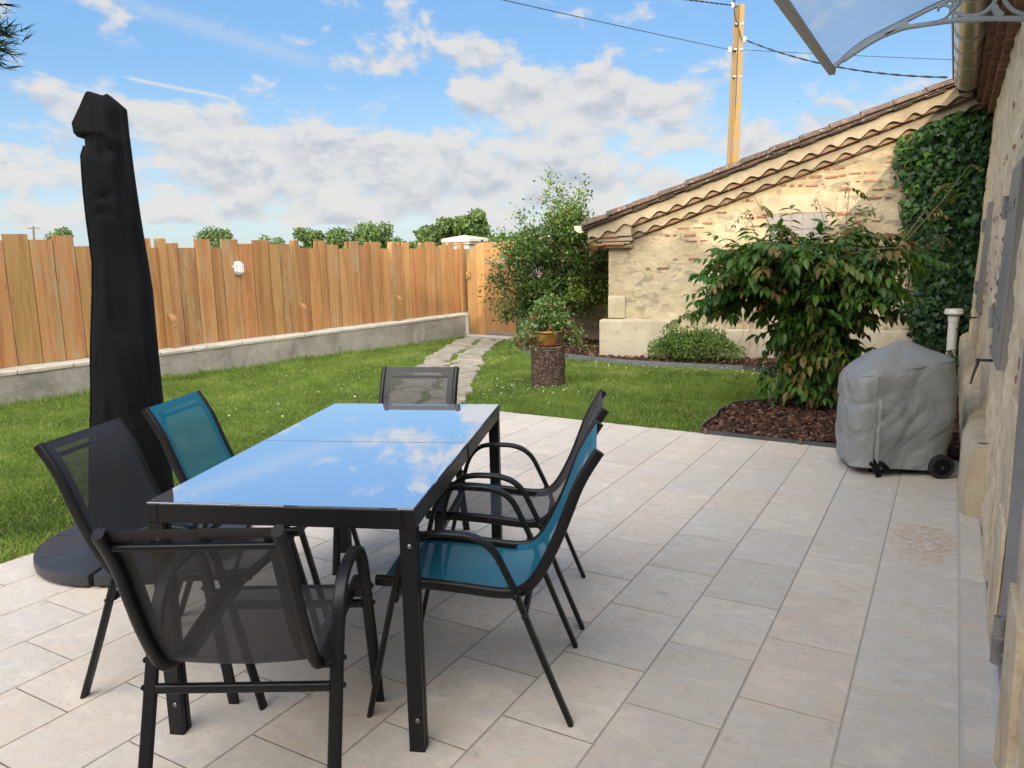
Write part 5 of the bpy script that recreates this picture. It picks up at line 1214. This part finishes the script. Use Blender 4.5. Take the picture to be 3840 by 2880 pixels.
cl = np.array([mnoise.noise((p[0] * 3, p[1] * 3, p[2] * 3)) for p in pos]); kp = cl > -.22; pos = pos[kp]; cl = cl[kp]; n = len(pos)
tint = np.clip(.55 + .3 * cl + rng.normal(0, .17, n) + .10 * (pos[:, 2] - 1.2), 0, .9); tint[(pos[:, 0] > RB[0] + .35) & (pos[:, 2] < 1.1) & (rng.random(n) < .35)] = .93; tint[rng.random(n) < .012] = 1
scatter('foliage', *leaf_tmpl(.42, .1, .15), pos, frames(rng.normal(0, 1, (n, 3)) + np.array([0, 0, -.3]), rdir(n, -.1, 1)), rng.uniform(.032, .058, n), tint, M['rose'], rs)
b = MB()
for k in range(40):
    p = T_[rng.integers(len(T_))] + rng.normal(0, .05, 3); b.lathe([(0, -.011), (.009, -.006), (.011, 0), (.008, .008), (0, .012)], c=p, n=8)
b.build('rose_hips', M['petal'], rs, smooth=True)

# azalea mounds
def mound(name, c, rx, ry, h, nl, mat, label, size, cat='shrub'):
    e = empty(name, c, label, cat); c = np.array(c, float)
    a = rng.uniform(0, 2 * PI, nl); r = np.sqrt(rng.random(nl)) ; zz = np.sqrt(np.clip(1 - r ** 2.4, 0, 1)); k = rng.uniform(.72, 1.04, nl)
    pos = np.stack([rx * r * np.cos(a), ry * r * np.sin(a), h * (.10 + .9 * zz * rng.uniform(.35, 1, nl) ** .5)], 1); pos *= k[:, None]
    bump = np.array([mnoise.noise((p[0] * 4 + c[0], p[1] * 4, p[2] * 4)) for p in pos]); pos *= (1 + .22 * bump)[:, None]
    tint = np.clip(.5 + .45 * bump + rng.normal(0, .15, nl), 0, 1)
    out = pos * np.array([1, 1, .8]) + np.array([0, 0, .1]); nrm = out + rng.normal(0, .35, (nl, 3)) * .5 + np.array([0, 0, .25])
    scatter('foliage', *leaf_tmpl(.36, .08, .1), pos + c, frames(rng.normal(0, .6, (nl, 3)) + out / np.linalg.norm(out, axis=1, keepdims=True) * .7 + np.array([0, 0, .3]), nrm), rng.uniform(size * .7, size * 1.25, nl), tint, mat, e)
    b = MB()
    for q in range(26):
        a = rng.uniform(0, 2 * PI); r = rng.uniform(.2, .85); b.tube(crom([c, c + np.array([rx * r * .6 * math.cos(a), ry * r * .6 * math.sin(a), h * .45]), c + np.array([rx * r * math.cos(a), ry * r * math.sin(a), h * .8 * math.sqrt(1 - r * r)])], 4), .006, 5, .002)
    b.build('stem', M['twig'], e); return e
az = mound('azalea_shrub', (-2.98, 10.12, -.07), .66, .42, .50, 6500, M['azalea'], 'low rounded light green azalea at the foot of the shed wall', .034)
b = MB(); p = np.array([-2.95, 10.1, .3]); ps = []
for dx, dz in ((.1, .42), (-.12, .36), (.28, .30), (.02, .48)): c = crom([p, p + np.array([dx * .5, 0, dz * .6]), p + np.array([dx, 0, dz])], 4); b.tube(c, .004, 4, .0015); ps.append(np.array(c)[3:])
b.build('young_shoot', M['vine'], az)
T2 = np.concatenate(ps); idx = rng.integers(0, len(T2), 170); scatter('shoot_leaves', *leaf_tmpl(.36, .08, .1), T2[idx] + rng.normal(0, .02, (170, 3)), frames(rng.normal(0, 1, (170, 3)), rdir(170, 0, 1)), rng.uniform(.024, .04, 170), rng.uniform(.5, 1, 170), M['azalea'], az)

# tree stump, pot, fuchsia
SC = np.array([-3.87, 7.55, -.03])
stp = empty('tree_stump', tuple(SC), 'upright sawn log with deeply furrowed dark bark standing on the lawn', 'stump')
b = MB(); nr, nh = 96, 30; vs = []
for j in range(nh + 1):
    z = .45 * j / nh; fl = 1 + .05 * math.exp(-z / .06)
    for k in range(nr):
        a = 2 * PI * k / nr; c, s = math.cos(a), math.sin(a)
        r_ = .182 * fl + .012 * mnoise.noise((c * 1.5, s * 1.5, z * 2)) + .012 * mnoise.noise((c * 7, s * 7, z * 5)) + .007 * abs(mnoise.noise((c * 15, s * 15, z * 12)))
        vs.append((SC[0] + r_ * c, SC[1] + r_ * s, SC[2] + z))
b.add(vs, [(j * nr + k, j * nr + (k + 1) % nr, (j + 1) * nr + (k + 1) % nr, (j + 1) * nr + k) for j in range(nh) for k in range(nr)])
b.build('bark', M['bark'], stp, smooth=True)
b = MB(); b.lathe([(0, .435), (.172, .438), (.176, .448), (.12, .451), (0, .452)], c=SC, n=32); b.build('cut_face', M['stumptop'], stp, smooth=False)
sz = SC[2] + .452
sau = MB(); sau.lathe([(0, 0), (.115, 0), (.155, .018), (.158, .024), (.148, .024), (.11, .008), (0, .008)], c=(SC[0], SC[1], sz), n=36); o = sau.build('saucer', M['terracotta'], None, angle=40); tag(o, 'round terracotta saucer under the flower pot on the stump', 'saucer')
pot = empty('flower_pot', (SC[0], SC[1], sz + .01), 'ochre glazed flower bowl with splashes on top of the stump', 'flower pot')
b = MB(); b.lathe([(0, .012), (.080, .012), (.088, .028), (.118, .062), (.146, .105), (.160, .138), (.150, .14), (.138, .11), (0, .105)], c=(SC[0], SC[1], sz), n=40); b.build('bowl', M['ochre'], pot, angle=40)
b = MB(); b.lathe([(.155, .142), (.172, .150), (.178, .160), (.172, .170), (.156, .172), (.152, .150), (.155, .142)], c=(SC[0], SC[1], sz), n=40); b.build('rim', M['ochre'], pot, angle=60)
b = MB(); b.lathe([(0, .14), (.15, .14), (.15, .146), (0, .15)], c=(SC[0], SC[1], sz), n=24); b.build('potting_soil', M['soil'], pot)
FB = np.array([SC[0], SC[1], sz + .145])
fu = empty('fuchsia_plant', tuple(FB), 'bushy fuchsia with trailing red and pink flowers growing in the ochre pot', 'plant')
b = MB(); tips = []; hp = []
for k in range(44):
    a = rng.uniform(0, 2 * PI); r = rng.uniform(.05, .28); up = rng.uniform(.14, .42) * (1 - .5 * r / .28)
    end = FB + np.array([r * math.cos(a), r * math.sin(a), up if rng.random() < .78 else up - .30 * r / .3])
    c = crom([FB, FB + np.array([r * .35 * math.cos(a), r * .35 * math.sin(a), max(up, .16)]), FB + np.array([r * .75 * math.cos(a), r * .75 * math.sin(a), up * .9 + .05]), end], 4); b.tube(c, .004, 4, .0015); tips.append(np.array(c)[3:])
    if rng.random() < .75: hp.append(np.array(c[-1]))
for side in (-1, 1):
    for k in range(9):
        e = FB + rr_v * side * rng.uniform(.20, .46) + dd_v * rng.uniform(-.22, .05) + np.array([0, 0, rng.uniform(-.22, .02)]); c = crom([FB, FB + (e - FB) * .5 + np.array([0, 0, .16]), e], 5); b.tube(c, .0035, 4, .0015); tips.append(np.array(c)[4:]); hp += [np.array(c[-1]), np.array(c[-3])]
b.build('stem', M['vine'], fu)
T3 = np.concatenate(tips); idx = rng.integers(0, len(T3), 3600); pos = T3[idx] + rng.normal(0, .034, (3600, 3))
scatter('foliage', *leaf_tmpl(.40, .08, .12), pos, frames(rng.normal(0, 1, (3600, 3)), rdir(3600, 0, 1)), rng.uniform(.024, .046, 3600), np.clip(rng.normal(.6, .22, 3600), 0, 1), M['fuchsia'], fu)
fv = [(0, 0, 0), (.30, .3, .15), (0, .45, .3), (-.30, .3, .15), (.42, .8, .1), (-.42, .8, .1), (0, 1, .25), (0, .9, -.25)]; ff = [(0, 1, 2), (0, 2, 3), (1, 4, 2), (3, 2, 5), (2, 4, 6), (2, 6, 5), (0, 1, 7), (0, 7, 3)]
hp = np.repeat(np.array(hp)[::2], 4, 0); hp = hp + rng.normal(0, .022, hp.shape); n = len(hp)
scatter('blossom', fv, ff, hp, frames(rng.normal(0, .4, (n, 3)) + np.array([0, 0, -1]), rng.normal(0, 1, (n, 3))), rng.uniform(.016, .03, n), rng.random(n), M['petal'], fu)

# ------------------------------------------------------------------ trees beyond the fence
def tree(name, c, w, h, nl, mat, label, group=None, trunk=.3, lsz=.22, depth=None, zb=.25, seed=0, dens=-.2):
    c = np.array(c, float); e = empty(name, tuple(c), label, 'tree', group); depth = depth or w
    g = np.random.default_rng(seed + 11)
    th_ = h * zb; b = MB(); b.tube(crom([c + np.array([0, 0, -.3]), c + np.array([.02 * w, 0, th_]), c + np.array([-.02 * w, 0, h * .6])], 5), trunk, 10, trunk * .4); pts = []
    for k in range(9):
        a = g.uniform(0, 2 * PI); z0 = th_ * g.uniform(.8, 1.5); r = g.uniform(.5, .9)
        cc = crom([c + np.array([0, 0, z0]), c + np.array([w * .25 * r * math.cos(a), depth * .25 * r * math.sin(a), z0 + h * .18]), c + np.array([w * .42 * r * math.cos(a), depth * .42 * r * math.sin(a), z0 + h * g.uniform(.2, .45)])], 4); b.tube(cc, trunk * .35, 6, trunk * .08)
    b.build('trunk', M['twig'], e)
    nb = 24; cen = []; 
    for k in range(nb):
        a = g.uniform(0, 2 * PI); zz = g.uniform(zb + .08, .90); rr = math.sqrt(max(.05, 1 - ((zz - (zb + .32)) / (.98 - zb - .25)) ** 2)) * g.uniform(.15, .78)
        cen.append((w * .5 * rr * math.cos(a), depth * .5 * rr * math.sin(a), h * zz, g.uniform(.13, .24) * w))
    cen = np.array(cen); ix = g.integers(0, nb, nl); d_ = g.normal(0, 1, (nl, 3)); d_ /= np.linalg.norm(d_, axis=1, keepdims=True); rad = g.uniform(.55, 1.08, nl)
    pos = cen[ix, :3] + d_ * (cen[ix, 3] * rad)[:, None] * np.array([1, 1, .8])
    ns = np.array([mnoise.noise((p[0] * 3.2 / w * 2, p[1] * 3.2 / w * 2, p[2] * 6.4 / w)) for p in pos]); keep = ns > dens; pos, d_, ns = pos[keep], d_[keep], ns[keep]; n = len(pos)
    tint = np.clip(.45 + .4 * ns + g.normal(0, .18, n), 0, 1)
    tv = [(-.35, 0, 0), (.3, .05, .1), (.45, .6, -.05), (0, 1, .1), (-.45, .55, 0)]
    scatter('crown', tv, [(0, 1, 2, 3, 4)], pos + c, frames(g.normal(0, 1, (n, 3)), d_ + g.normal(0, .4, (n, 3))), g.uniform(.6, 1.3, n) * lsz, tint, mat, e); return e
TR = [  # x, y, crown width, top z, label
    (-46.1, 26.6, 2.2, 3.7, 'small pale tree far off beyond the left fence beside the distant pole', 2600),
    (-42.3, 34.6, 3.0, 3.75, 'rounded tree top above the fence left of the caged lamp', 3600),
    (-46.4, 43.9, 3.4, 3.5, 'flat topped distant tree above the fence right of the caged lamp', 3200),
    (-29.4, 30.2, 2.2, 3.15, 'left dark tree of the clump in the middle above the fence', 3800),
    (-28.4, 31.2, 2.8, 2.95, 'low pale flowering tree in the middle of the clump above the fence', 4200),
    (-26.6, 31.8, 2.9, 3.25, 'bright green tree at the right end of the clump above the fence', 4200),
    (-37.9, 48.7, 2.6, 3.2, 'small dark tree between the clump and the big tree left of the gate', 2600),
    (-17.75, 25.3, 2.0, 3.1, 'left half of the big dark tree pair behind the gate pillar', 5200),
    (-16.65, 25.8, 2.1, 3.35, 'right tree of the big dark pair directly behind the gate pillar', 5200),
    (-52.0, 30.0, 2.4, 3.1, 'low distant tree beyond the fence just left of the parasol', 2000),
    (-50.0, 43.0, 1.1, 2.9, 'tiny distant tree beyond the fence right of the parasol', 1200)]
for k, (x, y, w, zt, lab, nl) in enumerate(TR):
    tree('far_tree', (x, y, -.8), w, zt + .85, int(nl * 2.2), M['fartree'], lab, 'trees beyond the fence', .16, .13, None, .12, k)
# distant wood line
n = 9000; ang = rng.uniform(.50, 2.2, n) + PI / 2 - .55; rad = rng.uniform(105, 125, n); hh = (2.1 + 1.6 * np.array([abs(mnoise.noise((a * 24, 0, 0))) for a in ang])) * (ang < 2.35) + 1.6
pos = np.stack([rad * np.cos(ang), rad * np.sin(ang), -.8 + hh * np.sqrt(rng.random(n))], 1)
o = scatter('woodland', [(-.5, 0, 0), (.5, 0, .1), (.5, 1, 0), (-.4, .9, .1)], [(0, 1, 2, 3)], pos, frames(rng.normal(0, 1, (n, 3)), rdir(n)), rng.uniform(.7, 1.6, n), np.clip(rng.normal(.4, .2, n), 0, 1), M['tree']); tag(o, 'distant line of low woodland along the horizon', kind='stuff')
# cottage far off
ct = empty('cottage', (-31.3, 50.2, -.8), 'tiny distant cottage with red roof between trees beyond the fence', 'house')
b = MB(); b.box((-31.3, 50.2, .7), (1.3, 1.3, 3.0)); b.build('wall', M['coping'], ct); b = MB(); b.add([(-32.1, 49.4, 2.2), (-30.5, 49.4, 2.2), (-30.5, 51, 2.2), (-32.1, 51, 2.2), (-31.3, 49.6, 2.75), (-31.3, 50.8, 2.75)], [(0, 1, 4), (1, 2, 5, 4), (2, 3, 5), (3, 0, 4, 5), (0, 3, 2, 1)]); b.build('roof', M['redtile'], ct)

# ------------------------------------------------------------------ dark conifer at the upper left
def conifer(name, c, h, r0, nl, label, bottom=.12, lsz=.16, group=None):
    c = np.array(c, float); e = empty(name, tuple(c), label, 'tree', group); b = MB(); b.tube([c + np.array([0, 0, -.1]), c + np.array([0, 0, h * .95])], .02 * h, 10, .01); b.build('trunk', M['twig'], e)
    b = MB(); P_, D_ = [], []
    nb = int(h * 16)
    for k in range(nb):
        z = h * (bottom + (1 - bottom) * (k + rng.random()) / nb); L = r0 * (1 - (z / h - bottom) / (1 - bottom)) ** .75 * rng.uniform(.7, 1.1) + .08; a = k * 2.399 + rng.normal(0, .2)
        d = np.array([math.cos(a), math.sin(a), .25]); p0 = c + np.array([0, 0, z]); pts = [p0, p0 + d * L * .5 + np.array([0, 0, .05]), p0 + d * L + np.array([0, 0, -.06 * L])]; cc = np.array(crom(pts, 6)); b.tube(cc, .018, 5, .004)
        m_ = int(nl / nb); i = rng.integers(2, len(cc), m_); P_.append(cc[i] + rng.normal(0, .09 * (L + .3), (m_, 3)) * np.array([1, 1, .6])); D_.append(np.tile(d, (m_, 1)) + rng.normal(0, .6, (m_, 3)))
    b.build('limb', M['twig'], e); P_ = np.concatenate(P_); D_ = np.concatenate(D_); n = len(P_)
    scatter('crown', [(-.05, 0, 0), (.05, 0, 0), (0, 1, -.1), (-.06, .1, 0), (.02, .05, .03), (-.55, .75, .05), (-.02, .05, .03), (.06, .1, 0), (.55, .75, .05), (-.05, .3, .02), (.03, .28, 0), (-.30, .95, .25), (-.03, .28, 0), (.05, .3, .02), (.30, .95, -.25)], [(0, 1, 2), (3, 4, 5), (6, 7, 8), (9, 10, 11), (12, 13, 14)], P_, frames(D_, rdir(n)), rng.uniform(.6, 1.3, n) * lsz, rng.random(n), M['conifer'], e); return e
conifer('dark_conifer', (-4.66, 1.70, 0), 4.5, .66, 42000, 'dark conifer standing on the lawn with sprays reaching into the upper left corner', .52, .10)

# ------------------------------------------------------------------ poles and cables
c0 = np.array([0, 0, HC]); KX = 2212 / 2
def ray(x, y): return np.array(cr) * (x - KX) / 1651.2 - np.array(cu) * (y - 829.5) / 1651.2 + np.array(cf)
pb_ = np.array([-3.98, 15.75, -.6]); pt_ = np.array([-3.93, 16.0, 6.12])
po = empty('utility_pole', tuple(pb_), 'concrete utility pole covered with orange lichen behind the shed roof', 'pole')
b = MB(); d_ = pt_ - pb_
prof = [(-.5, -.42), (-.18, -.42), (-.12, -.2), (.12, -.2), (.18, -.42), (.5, -.42), (.5, .42), (.18, .42), (.12, .2), (-.12, .2), (-.18, .42), (-.5, .42)]
b.sweep([pb_, pb_ + d_ * .5, pt_], [(x * .205, y * .205) for x, y in prof], (.55, .83, 0), True, [1.15, .95, .76]); b.build('shaft', M['pole'], po, bevel=.006)
for q in (.945, .80, .875):
    p = pb_ + d_ * q; b = MB(); b.box(p, (.18 - .02 * q, .165, .025), R(30)); b.build('band', M['steel'], po)
def onpole(y): 
    k = np.clip((540 - y) / 1651.2 * 15.6 + HC, 0, 6.1); t = (k - pb_[2]) / d_[2]; return pb_ + d_ * t
hk = []
for y, dx in ((32, -.14), (131, -.16), (112, .12)):
    p = onpole(y) + np.array([.87, .5, 0]) * dx - np.array([-.5, .87, 0]) * .04; hk.append(p); b = MB(); b.tube([onpole(y), p], .014, 6); b.build('hook', M['steel'], po); b = MB(); b.lathe([(0, -.05), (.03, -.045), (.038, -.01), (.022, .02), (.03, .045), (0, .05)], c=p, n=12); b.build('insulator', M['white'], po, smooth=True)
b = MB(); b.tube(crom([hk[0], hk[0] + np.array([.05, 0, .18]), onpole(60) + np.array([-.06, -.1, 0]), onpole(115) + np.array([.10, -.08, 0])], 6), .012, 6); b.tube([onpole(20) + np.array([.03, -.12, 0]), onpole(350) + np.array([.03, -.12, -1])], .009, 6); b.build('lead_wire', M['cable'], po)
def cable(name, a, c, sag, r_, label, twist=False):
    a, c = np.array(a), np.array(c); pts = [a + (c - a) * t + np.array([0, 0, -sag * 4 * t * (1 - t)]) for t in np.linspace(0, 1, 60)]; b = MB()
    if twist:
        L = np.linalg.norm(c - a); n = int(min(L, 16) / .05); pts2 = [a + (c - a) * t + np.array([0, 0, -sag * 4 * t * (1 - t)]) for t in np.linspace(0, min(1, 16 / L), n)]
        for ph in (0, PI): b.tube([p + r_ * np.array([0, math.cos(i * .55 + ph), math.sin(i * .55 + ph)]) for i, p in enumerate(pts2)], r_, 5)
        if L > 16: b.tube([p for p in pts if np.linalg.norm(p - a) > 15.9], r_ * 1.8, 5)
    else: b.tube(pts, r_, 5)
    o = b.build(name, M['cable']); tag(o, label, 'cable')
far1 = c0 + ray(1200, -58) * 9; far2 = c0 + ray(1000, -42) * 9
cable('power_cable', hk[0], hk[0] + (far1 - hk[0]) * 4, .12, .008, 'thick twisted black cable running up left from the top of the concrete pole', True)
cable('power_cable', hk[2], c0 + ray(2046, 167) * 11.3, .16, .008, 'twisted black cable running from the concrete pole down to the shed roof edge', True)
cable('telephone_wire', hk[1], hk[1] + (far2 - hk[1]) * 4, .15, .006, 'thin wire running up left from the white insulator on the pole')
cable('telephone_wire', onpole(130), c0 + ray(2330, 138) * 12, .02, .0055, 'thin nearly level wire running right from the pole to the house')
p = c0 + ray(73, 560) * 62; q = c0 + ray(71.5, 489) * 62
dp = empty('distant_pole', tuple(p), 'tiny wooden utility pole with crossarm far beyond the left fence', 'pole')
b = MB(); b.tube([p + np.array([0, 0, -2]), q], .10, 8, .08); b.build('shaft', M['twig'], dp); b = MB(); b.tube([q + np.array([-.4, -.25, -.15]), q + np.array([.4, .25, -.15])], .04, 6); b.build('crossarm', M['twig'], dp)

# birds in the sky
def bird(x, y, dist, s, roll, lab):
    p = c0 + ray(x, y) * dist; b = MB(); q = Matrix.Rotation(roll, 3, 'Y') @ Matrix.Rotation(.6, 3, 'Z')
    def t(v): return Vector(p) + q @ (Vector(v) * s)
    b.sweep([t((0, -.5, 0)), t((0, -.25, .02)), t((0, .1, .03)), t((0, .4, .02)), t((0, .55, .0))], [(.09 * math.cos(a), .08 * math.sin(a)) for a in np.linspace(0, 2 * PI, 9)[:-1]], (0, 0, 1), True, [s * .3, s, s * 1.3, s * .8, s * .2])
    for sx in (-1, 1):
        vs = [(0, .25, .04), (sx * .45, .3, .16), (sx * .95, .0, .10), (sx * .45, -.05, .13), (0, -.15, .04)]; b.add([t(v) for v in vs] + [t((v[0], v[1], v[2] - .02)) for v in vs], [(0, 1, 2, 3, 4), (9, 8, 7, 6, 5), (0, 5, 6, 1), (1, 6, 7, 2), (2, 7, 8, 3), (3, 8, 9, 4)])
    b.add([t(v) for v in ((-.08, -.4, 0), (.08, -.4, 0), (.14, -.75, 0), (-.14, -.75, 0), (0, -.5, .02))], [(0, 1, 4), (1, 2, 4), (2, 3, 4), (3, 0, 4), (0, 3, 2, 1)])
    o = b.build('bird', M['cable']); tag(o, lab, 'bird', 'birds in the sky')
bird(11, 352, 40, .14, .3, 'small dark bird at the far left edge of the sky')
bird(1723, 220, 30, .085, -.5, 'small dark bird above the white cloud over the shed roof')
bird(1294, 304, 40, .11, .1, 'small dark bird under the big cloud between rose shrub and pole')

# ------------------------------------------------------------------ trees and an added hedge behind the viewer that shade the garden
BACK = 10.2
SUN_AZ, SUN_EL = R(14), R(17)       # from the south-ish end of the garden, low
SHX = [(-7.2, -13.5, 5.6, 10.4), (-3.2, -14.6, 5.6, 9.5), (1.4, -13.2, 5.2, 9.5), (5.2, -14.8, 5.6, 10.5), (9.2, -13.6, 5.6, 10.8)]
for k, (x, y, w_, h_) in enumerate(SHX):
    tree('shade_tree', (x, y, -.1), w_, h_, 9000, M['tree'], ['broad leafy tree behind the viewpoint farthest from the house', 'tall leafy tree behind the viewpoint opposite the lawn', 'leafy tree behind the viewpoint opposite the patio table', 'tallest leafy tree behind the viewpoint by the house', 'leafy tree behind the house end'][k], 'trees behind the viewpoint', .22, .46, None, .16, 40 + k, -.44)

hd = empty('added_shade_hedge', (-1, -7, 0), 'tall dense hedge added out of view behind the viewpoint to shade the patio', 'hedge')  # unseen hedge, added to keep the low sun off the patio
n = 26000; x_ = rng.uniform(-9, 8.5, n); top_ = 4.75 + .35 * np.array([mnoise.noise((q * .9, 0, 4)) for q in x_]) + .15 * np.array([mnoise.noise((q * 3.1, 0, 4)) for q in x_]); z_ = top_ * rng.random(n) ** .8; y_ = -7 + rng.normal(0, .38, n)
scatter('foliage', [(-.5, 0, 0), (.5, 0, .1), (.45, .8, 0), (0, 1, .1), (-.45, .8, 0)], [(0, 1, 2, 3, 4)], np.stack([x_, y_, z_], 1), frames(rng.normal(0, 1, (n, 3)), rdir(n)), rng.uniform(.14, .30, n), rng.random(n), M['tree'], hd)
b = MB()
for k in range(9): b.tube([(-8.5 + k * 2.1, -7, 0), (-8.4 + k * 2.1, -7, 4.0)], .06, 6, .02)
b.build('trunk', M['twig'], hd)

# ------------------------------------------------------------------ light
sv = Vector((math.sin(SUN_AZ) * math.cos(SUN_EL), -math.cos(SUN_AZ) * math.cos(SUN_EL), math.sin(SUN_EL)))
sl = bpy.data.lights.new('sun', 'SUN'); sl.energy = 2.0; sl.angle = R(.6); sl.color = (1, .84, .62)
so = bpy.data.objects.new('sun', sl); COL.objects.link(so); so.rotation_mode = 'QUATERNION'; so.rotation_quaternion = sv.to_track_quat('Z', 'Y'); so.location = sv * 40

# WORLD BEGIN
w = bpy.data.worlds.new('World'); scene.world = w; w.use_nodes = True
t = NT(w.node_tree); bg = w.node_tree.nodes['Background']
sky = t.n('TexSky', sky_type='NISHITA'); sky.sun_disc = False; sky.sun_elevation = SUN_EL; sky.sun_rotation = PI - SUN_AZ; sky.air_density = 1.0; sky.dust_density = .5; sky.ozone_density = 1.5
d = t.n('TexCoord').outputs['Generated']; sp = t.n('SeparateXYZ'); t.put(sp.inputs[0], d); dx, dy, dz = sp.outputs
el = t.m('ARCSINE', dz)
fhx, fhy = -.49888, .86667; rhx, rhy = .86667, .49888
af = t.m('ADD', t.m('MULTIPLY', dx, fhx), t.m('MULTIPLY', dy, fhy)); ar = t.m('ADD', t.m('MULTIPLY', dx, rhx), t.m('MULTIPLY', dy, rhy))
az = t.m('ARCTAN2', ar, af)
def blob(a, e, sa, se, wt, tilt=0.0):
    u = t.m('SUBTRACT', az, a); v = t.m('SUBTRACT', el, e)
    if tilt: v = t.m('SUBTRACT', v, t.m('MULTIPLY', u, tilt))
    u = t.m('DIVIDE', u, sa); v = t.m('DIVIDE', v, se)
    r2 = t.m('ADD', t.m('MULTIPLY', u, u), t.m('MULTIPLY', v, v))
    return t.m('MULTIPLY', t.m('EXPONENT', t.m('MULTIPLY', r2, -1)), wt)
BLOBS = [(.05, .205, .13, .034, .44, -.08), (-.02, .175, .13, .024, .26, .10), (.17, .185, .085, .026, .36, -.12), (.12, .145, .13, .028, .34, 0), (-.16, .228, .05, .012, .24, 0), (-.03, .245, .05, .012, .22, 0),
         (-.40, .165, .14, .020, .36, -.06), (-.33, .135, .18, .024, .34, 0), (-.16, .125, .16, .024, .32, .06), (-.58, .125, .10, .026, .36, 0), (-.57, .175, .05, .012, .28, 0), (.03, .105, .18, .024, .36, 0),
         (.36, .145, .13, .024, .46, .14), (.30, .122, .10, .014, .26, 0), (-.35, .088, .36, .030, .44, 0), (.16, .078, .30, .022, .40, 0), (-.2, .052, .5, .014, .32, 0), (.0, .038, .06, .009, .20, 0), (-.09, .036, .04, .006, .18, 0), (.075, .036, .05, .009, .16, 0),
         (-.10, .165, .07, .010, -.18, 0), (.23, .115, .05, .014, -.24, 0), (-.3, .108, .10, .007, -.12, 0)]
cov = None
for q in BLOBS:
    bb = blob(*q); cov = bb if cov is None else t.m('ADD', cov, bb)
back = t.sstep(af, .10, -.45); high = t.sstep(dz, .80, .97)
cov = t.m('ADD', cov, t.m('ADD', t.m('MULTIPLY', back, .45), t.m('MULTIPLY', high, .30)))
wrp = t.noise(d, 9, 3, .5, col=True)
def dens(off, det=7):
    c = t.n('CombineXYZ'); t.put(c.inputs[0], t.m('MULTIPLY', az, 7.0)); t.put(c.inputs[1], t.m('MULTIPLY', t.m('ADD', el, off), 11.5)); t.put(c.inputs[2], t.m('MULTIPLY', dz, 1.0))
    ad = t.n('VectorMath', operation='MULTIPLY_ADD'); t.put(ad.inputs[0], wrp); ad.inputs[1].default_value = (.5, .35, 0); t.put(ad.inputs[2], c.outputs[0])
    return t.noise(ad.outputs[0], 2.0, det, .57, .0)
n0 = dens(0.0); n2 = dens(0.0, 4); n1 = dens(.016, 4)
k_ = t.sstep(el, .03, .12)
D0 = t.m('ADD', t.m('MULTIPLY', t.m('SUBTRACT', n0, .5), 1.9), cov)
mask = t.sstep(D0, .08, .40)
lit = t.m('MULTIPLY', t.m('SUBTRACT', n2, n1), 2.1)
thick = t.sstep(D0, .25, .75)
br = t.m('ADD', t.m('SUBTRACT', .90, t.m('MULTIPLY', thick, .14)), lit, clamp=True)
ccol = t.ramp(br, [(0.0, (.50, .56, .70)), (.40, (.62, .67, .77)), (.62, (.76, .79, .85)), (.85, (.94, .94, .95)), (1, (1.0, .985, .96))])
CL = 3.3
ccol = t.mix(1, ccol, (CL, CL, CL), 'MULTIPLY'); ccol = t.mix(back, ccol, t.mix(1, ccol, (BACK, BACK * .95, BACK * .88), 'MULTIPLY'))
grad = t.ramp(t.m('DIVIDE', t.m('MAXIMUM', el, 0), .6), [(0, (2.05, 2.60, 3.10)), (.10, (2.05, 2.75, 3.35)), (.22, (1.50, 2.45, 3.55)), (.36, (.92, 1.98, 3.50)), (.55, (.74, 1.72, 3.40)), (1, (.64, 1.5, 3.2))])
skyc = t.mix(.82, sky.outputs[0], grad)
def trail(a0, e0, a1, e1_, wd, amt, soft):
    L = math.hypot(a1 - a0, e1_ - e0); ux, uy = (a1 - a0) / L, (e1_ - e0) / L
    u = t.m('SUBTRACT', az, a0); v = t.m('SUBTRACT', el, e0); al = t.m('ADD', t.m('MULTIPLY', u, ux), t.m('MULTIPLY', v, uy)); ac = t.m('SUBTRACT', t.m('MULTIPLY', v, ux), t.m('MULTIPLY', u, uy))
    nn_ = t.noise(d, 60, 4, .6); ac = t.m('ADD', ac, t.m('MULTIPLY', t.m('SUBTRACT', nn_, .5), wd * 1.2))
    m_ = t.m('EXPONENT', t.m('MULTIPLY', t.m('POWER', t.m('ABSOLUTE', t.m('DIVIDE', ac, wd)), 2), -1))
    m_ = t.m('MULTIPLY', m_, t.m('MULTIPLY', t.sstep(al, 0, L * soft), t.sstep(al, L, L * (1 - soft))))
    return t.m('MULTIPLY', m_, amt)
tr = t.m('ADD', trail(-.445, .205, -.325, .187, .0020, .9, .12), trail(-.50, .295, -.17, .218, .009, .30, .3))
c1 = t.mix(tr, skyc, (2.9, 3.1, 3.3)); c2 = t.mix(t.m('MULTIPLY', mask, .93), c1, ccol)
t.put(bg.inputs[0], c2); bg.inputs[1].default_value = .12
# WORLD END

scene.view_settings.view_transform = 'Standard'; scene.view_settings.look = 'None'; scene.view_settings.exposure = 1.0; scene.view_settings.gamma = 1
scene.render.engine = 'CYCLES'
scene.cycles.max_bounces = 5; scene.cycles.transparent_max_bounces = 24
